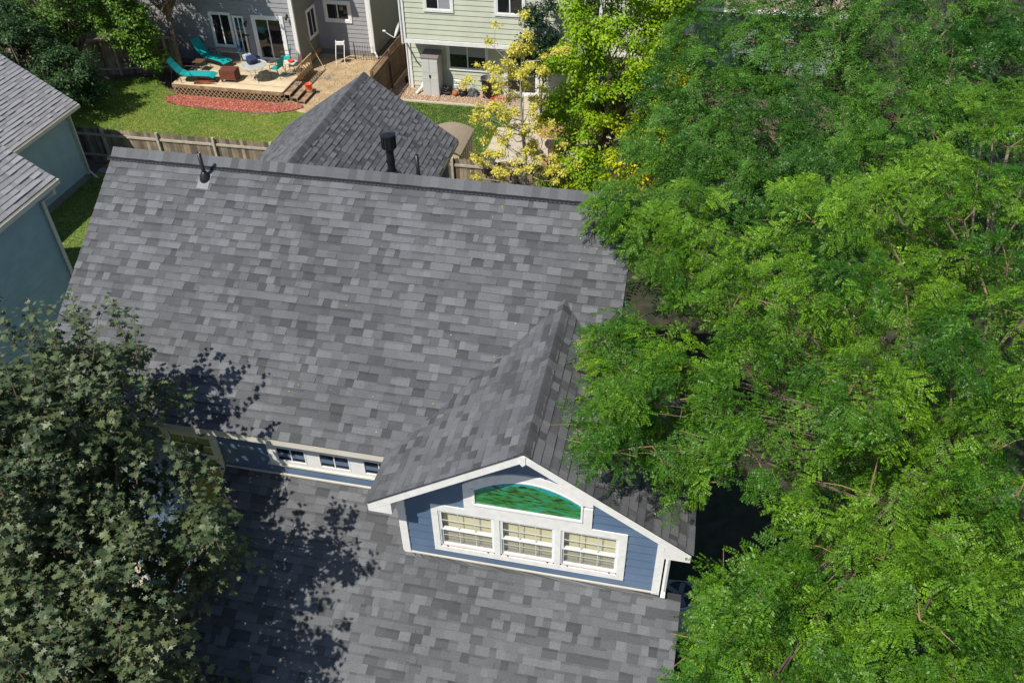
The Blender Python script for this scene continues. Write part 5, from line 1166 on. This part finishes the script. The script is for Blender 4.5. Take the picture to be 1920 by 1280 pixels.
# ------------------------------------------------ ground cover
def blades(name, label, poly, n, h, c0, c1, seed, z=.0):
    r = np.random.default_rng(seed); xs = [p[0] for p in poly]; ys = [p[1] for p in poly]; P = np.stack([r.uniform(min(xs), max(xs), n * 2), r.uniform(min(ys), max(ys), n * 2)], 1)
    ins = np.zeros(len(P), bool)
    for i in range(len(poly)):
        (x0, y0), (x1, y1) = poly[i], poly[(i + 1) % len(poly)]
        c = ((y0 > P[:, 1]) != (y1 > P[:, 1])) & (P[:, 0] < (x1 - x0) * (P[:, 1] - y0) / (y1 - y0 + 1e-12) + x0); ins ^= c
    P = P[ins][:n]; n = len(P); a = r.uniform(0, 6.28, n); w = r.uniform(.008, .02, n); hh = h * r.uniform(.5, 1.3, n)
    dx, dy = np.cos(a) * w, np.sin(a) * w; lean = r.normal(0, .35, (n, 2)) * hh[:, None]
    V = np.zeros((n, 3, 3)); V[:, 0] = np.stack([P[:, 0] - dx, P[:, 1] - dy, np.full(n, z)], 1); V[:, 1] = np.stack([P[:, 0] + dx, P[:, 1] + dy, np.full(n, z)], 1); V[:, 2] = np.stack([P[:, 0] + lean[:, 0], P[:, 1] + lean[:, 1], z + hh], 1)
    pat = .5 + .5 * np.sin(P[:, 0] * 1.1 + 2 * np.sin(P[:, 1] * .7)) * np.sin(P[:, 1] * 1.3 + 1.5 * np.sin(P[:, 0] * .9)); pat = np.clip(pat + r.normal(0, .22, n), 0, 1)[:, None]
    C = (np.array(c0) * (1 - pat) + np.array(c1) * pat) * r.uniform(.75, 1.25, (n, 1))
    o = npmesh(name, V.reshape(-1, 3), np.arange(n * 3).reshape(n, 3), GRASSB, C); tag(o, label, 'grass', kind='stuff'); return o
blades('grass', 'mown lawn between the back fence and the red mulch bed', [(-20, 14.3), (-2.95, 14.3), (-2.95, 19.0), (-6.2, 19.5), (-7.0, 20.1), (-12.5, 20.2), (-14.2, 21.8), (-20, 19)], 95000, .045, (.13, .31, .015), (.42, .45, .08), 1)
blades('grass', 'grass strip in shade and sun between the teal and blue houses', [(-11.8, 3), (.2, 3), (.2, 13.9), (-11.8, 13.9)], 60000, .05, (.1, .24, .015), (.34, .38, .06), 2)
blades('grass', 'small even green lawn patch behind the rear wing roof', [(-2.9, 14.5), (2.45, 14.5), (2.45, 19.6), (2.85, 19.6), (2.85, 21.3), (-2.9, 21.3)], 50000, .045, (.035, .12, .012), (.055, .15, .016), 3)
def scatter(name, label, cat, polyfun, n, size, flat, cols, seed, mt):
    r = np.random.default_rng(seed); P = polyfun(r, n); n = len(P); s = size * r.uniform(.5, 1.4, n)
    base = np.array([(-1, -.5, 0), (1, -.5, 0), (1, .5, 0), (-1, .5, 0), (-.8, -.4, 1), (.8, -.4, 1), (.8, .4, 1), (-.8, .4, 1)], float) * [1, 1, flat]
    f = np.array([(4, 5, 6, 7), (0, 1, 5, 4), (1, 2, 6, 5), (2, 3, 7, 6), (3, 0, 4, 7)])
    a = r.uniform(0, 6.28, n); nrm = np.stack([r.normal(0, .3, n), r.normal(0, .3, n), np.ones(n)], 1); R = rot_from(nrm, np.stack([np.cos(a), np.sin(a), np.zeros(n)], 1))
    col = np.array(cols)[r.integers(0, len(cols), n)] * r.uniform(.75, 1.25, (n, 1)); pos = np.stack([P[:, 0], P[:, 1], r.uniform(0.005, .03, n)], 1)
    V, F, C = place(base, f, np.ones(5), pos, R, s, col); o = npmesh(name, V, F, mt, C); tag(o, label, cat, kind='stuff'); return o
mpoly = [(-12.7, 19.9), (-12.4, 19.45), (-11.8, 19.2), (-10.0, 19.1), (-8.25, 19.05), (-7.1, 19.25), (-6.5, 19.6), (-6.2, 19.95), (-6.35, 20.15), (-12.3, 20.2)]
def inpoly(poly):
    def f(r, n):
        xs = [p[0] for p in poly]; ys = [p[1] for p in poly]; P = np.stack([r.uniform(min(xs), max(xs), n), r.uniform(min(ys), max(ys), n)], 1); ins = np.zeros(n, bool)
        for i in range(len(poly)):
            (x0, y0), (x1, y1) = poly[i], poly[(i + 1) % len(poly)]; ins ^= ((y0 > P[:, 1]) != (y1 > P[:, 1])) & (P[:, 0] < (x1 - x0) * (P[:, 1] - y0) / (y1 - y0 + 1e-12) + x0)
        return P[ins]
    return f
sheet('mulch_bed', mpoly, .012, mat('mulch_ground', (.26, .07, .045), .95, .3, 20))
scatter('mulch', 'red wood chip mulch in the bed below the deck lattice', 'mulch', inpoly(mpoly), 11000, .035, .35, [(.4, .1, .065), (.32, .075, .05), (.5, .2, .14), (.22, .05, .035)], 5, CHIP)
scatter('pebbles', 'tan river pebbles along the foot of the green house', 'pebbles', inpoly([(-2.9, 21.48), (2.85, 21.48), (2.85, 22.75), (-2.2, 22.75), (-2.2, 27), (-2.9, 27)]), 16000, .022, .8, [(.52, .36, .22), (.42, .28, .17), (.6, .46, .32), (.34, .22, .14), (.5, .4, .32)], 6, PEB)
scatter('clods', 'loose sandy clods and bits over the bare yard', 'gravel', inpoly([(-7.2, 20.2), (-6.2, 19.6), (-3.0, 19.1), (-3.0, 25.7), (-7.6, 25.7)]), 3500, .02, .5, [(.5, .38, .22), (.38, .27, .15), (.28, .2, .11)], 7, PEB)
b = MB()
for p, q in zip(mpoly, mpoly[1:] + mpoly[:1]):
    if p[1] < 20.12 or q[1] < 20.12: b.tube([(p[0], p[1], .02), (q[0], q[1], .02)], .022, BLACK, 5)
tag(b.build('bed_edging'), 'thin black plastic edging around the red mulch bed', 'edging')

r = np.random.default_rng(77); n = 70; xs = np.concatenate([r.uniform(6.8, 9.3, 45), r.uniform(.6, 6.5, 25)]); ys = np.concatenate([r.uniform(-3.5, -.3, 45), r.uniform(-3.8, -.4, 25)])
keep = ~((np.abs(xs - XG) < HW) & (RZ + ys * TM < GZ - np.abs(xs - XG) * TG + .05)); xs, ys = xs[keep], ys[keep]; n = len(xs)
P = np.stack([xs, ys, RZ + ys * TM + .022], 1); a = r.uniform(0, 6.28, n); tv, tf, tc = leafshape('ovate')
V, F, C = place(tv, tf, tc, P, rot_from(np.tile([0, -TM, 1.], (n, 1)) + r.normal(0, .15, (n, 3)), np.stack([np.cos(a), np.sin(a), 0 * a], 1)), r.uniform(.02, .045, n), np.array([[.35, .28, .06], [.2, .13, .06], [.4, .36, .2]])[r.integers(0, 3, n)])
tag(npmesh('fallen_leaves', V, F, CHIP, C), 'few tiny dry leaves scattered over the main shingle slope', 'leaves', kind='stuff')
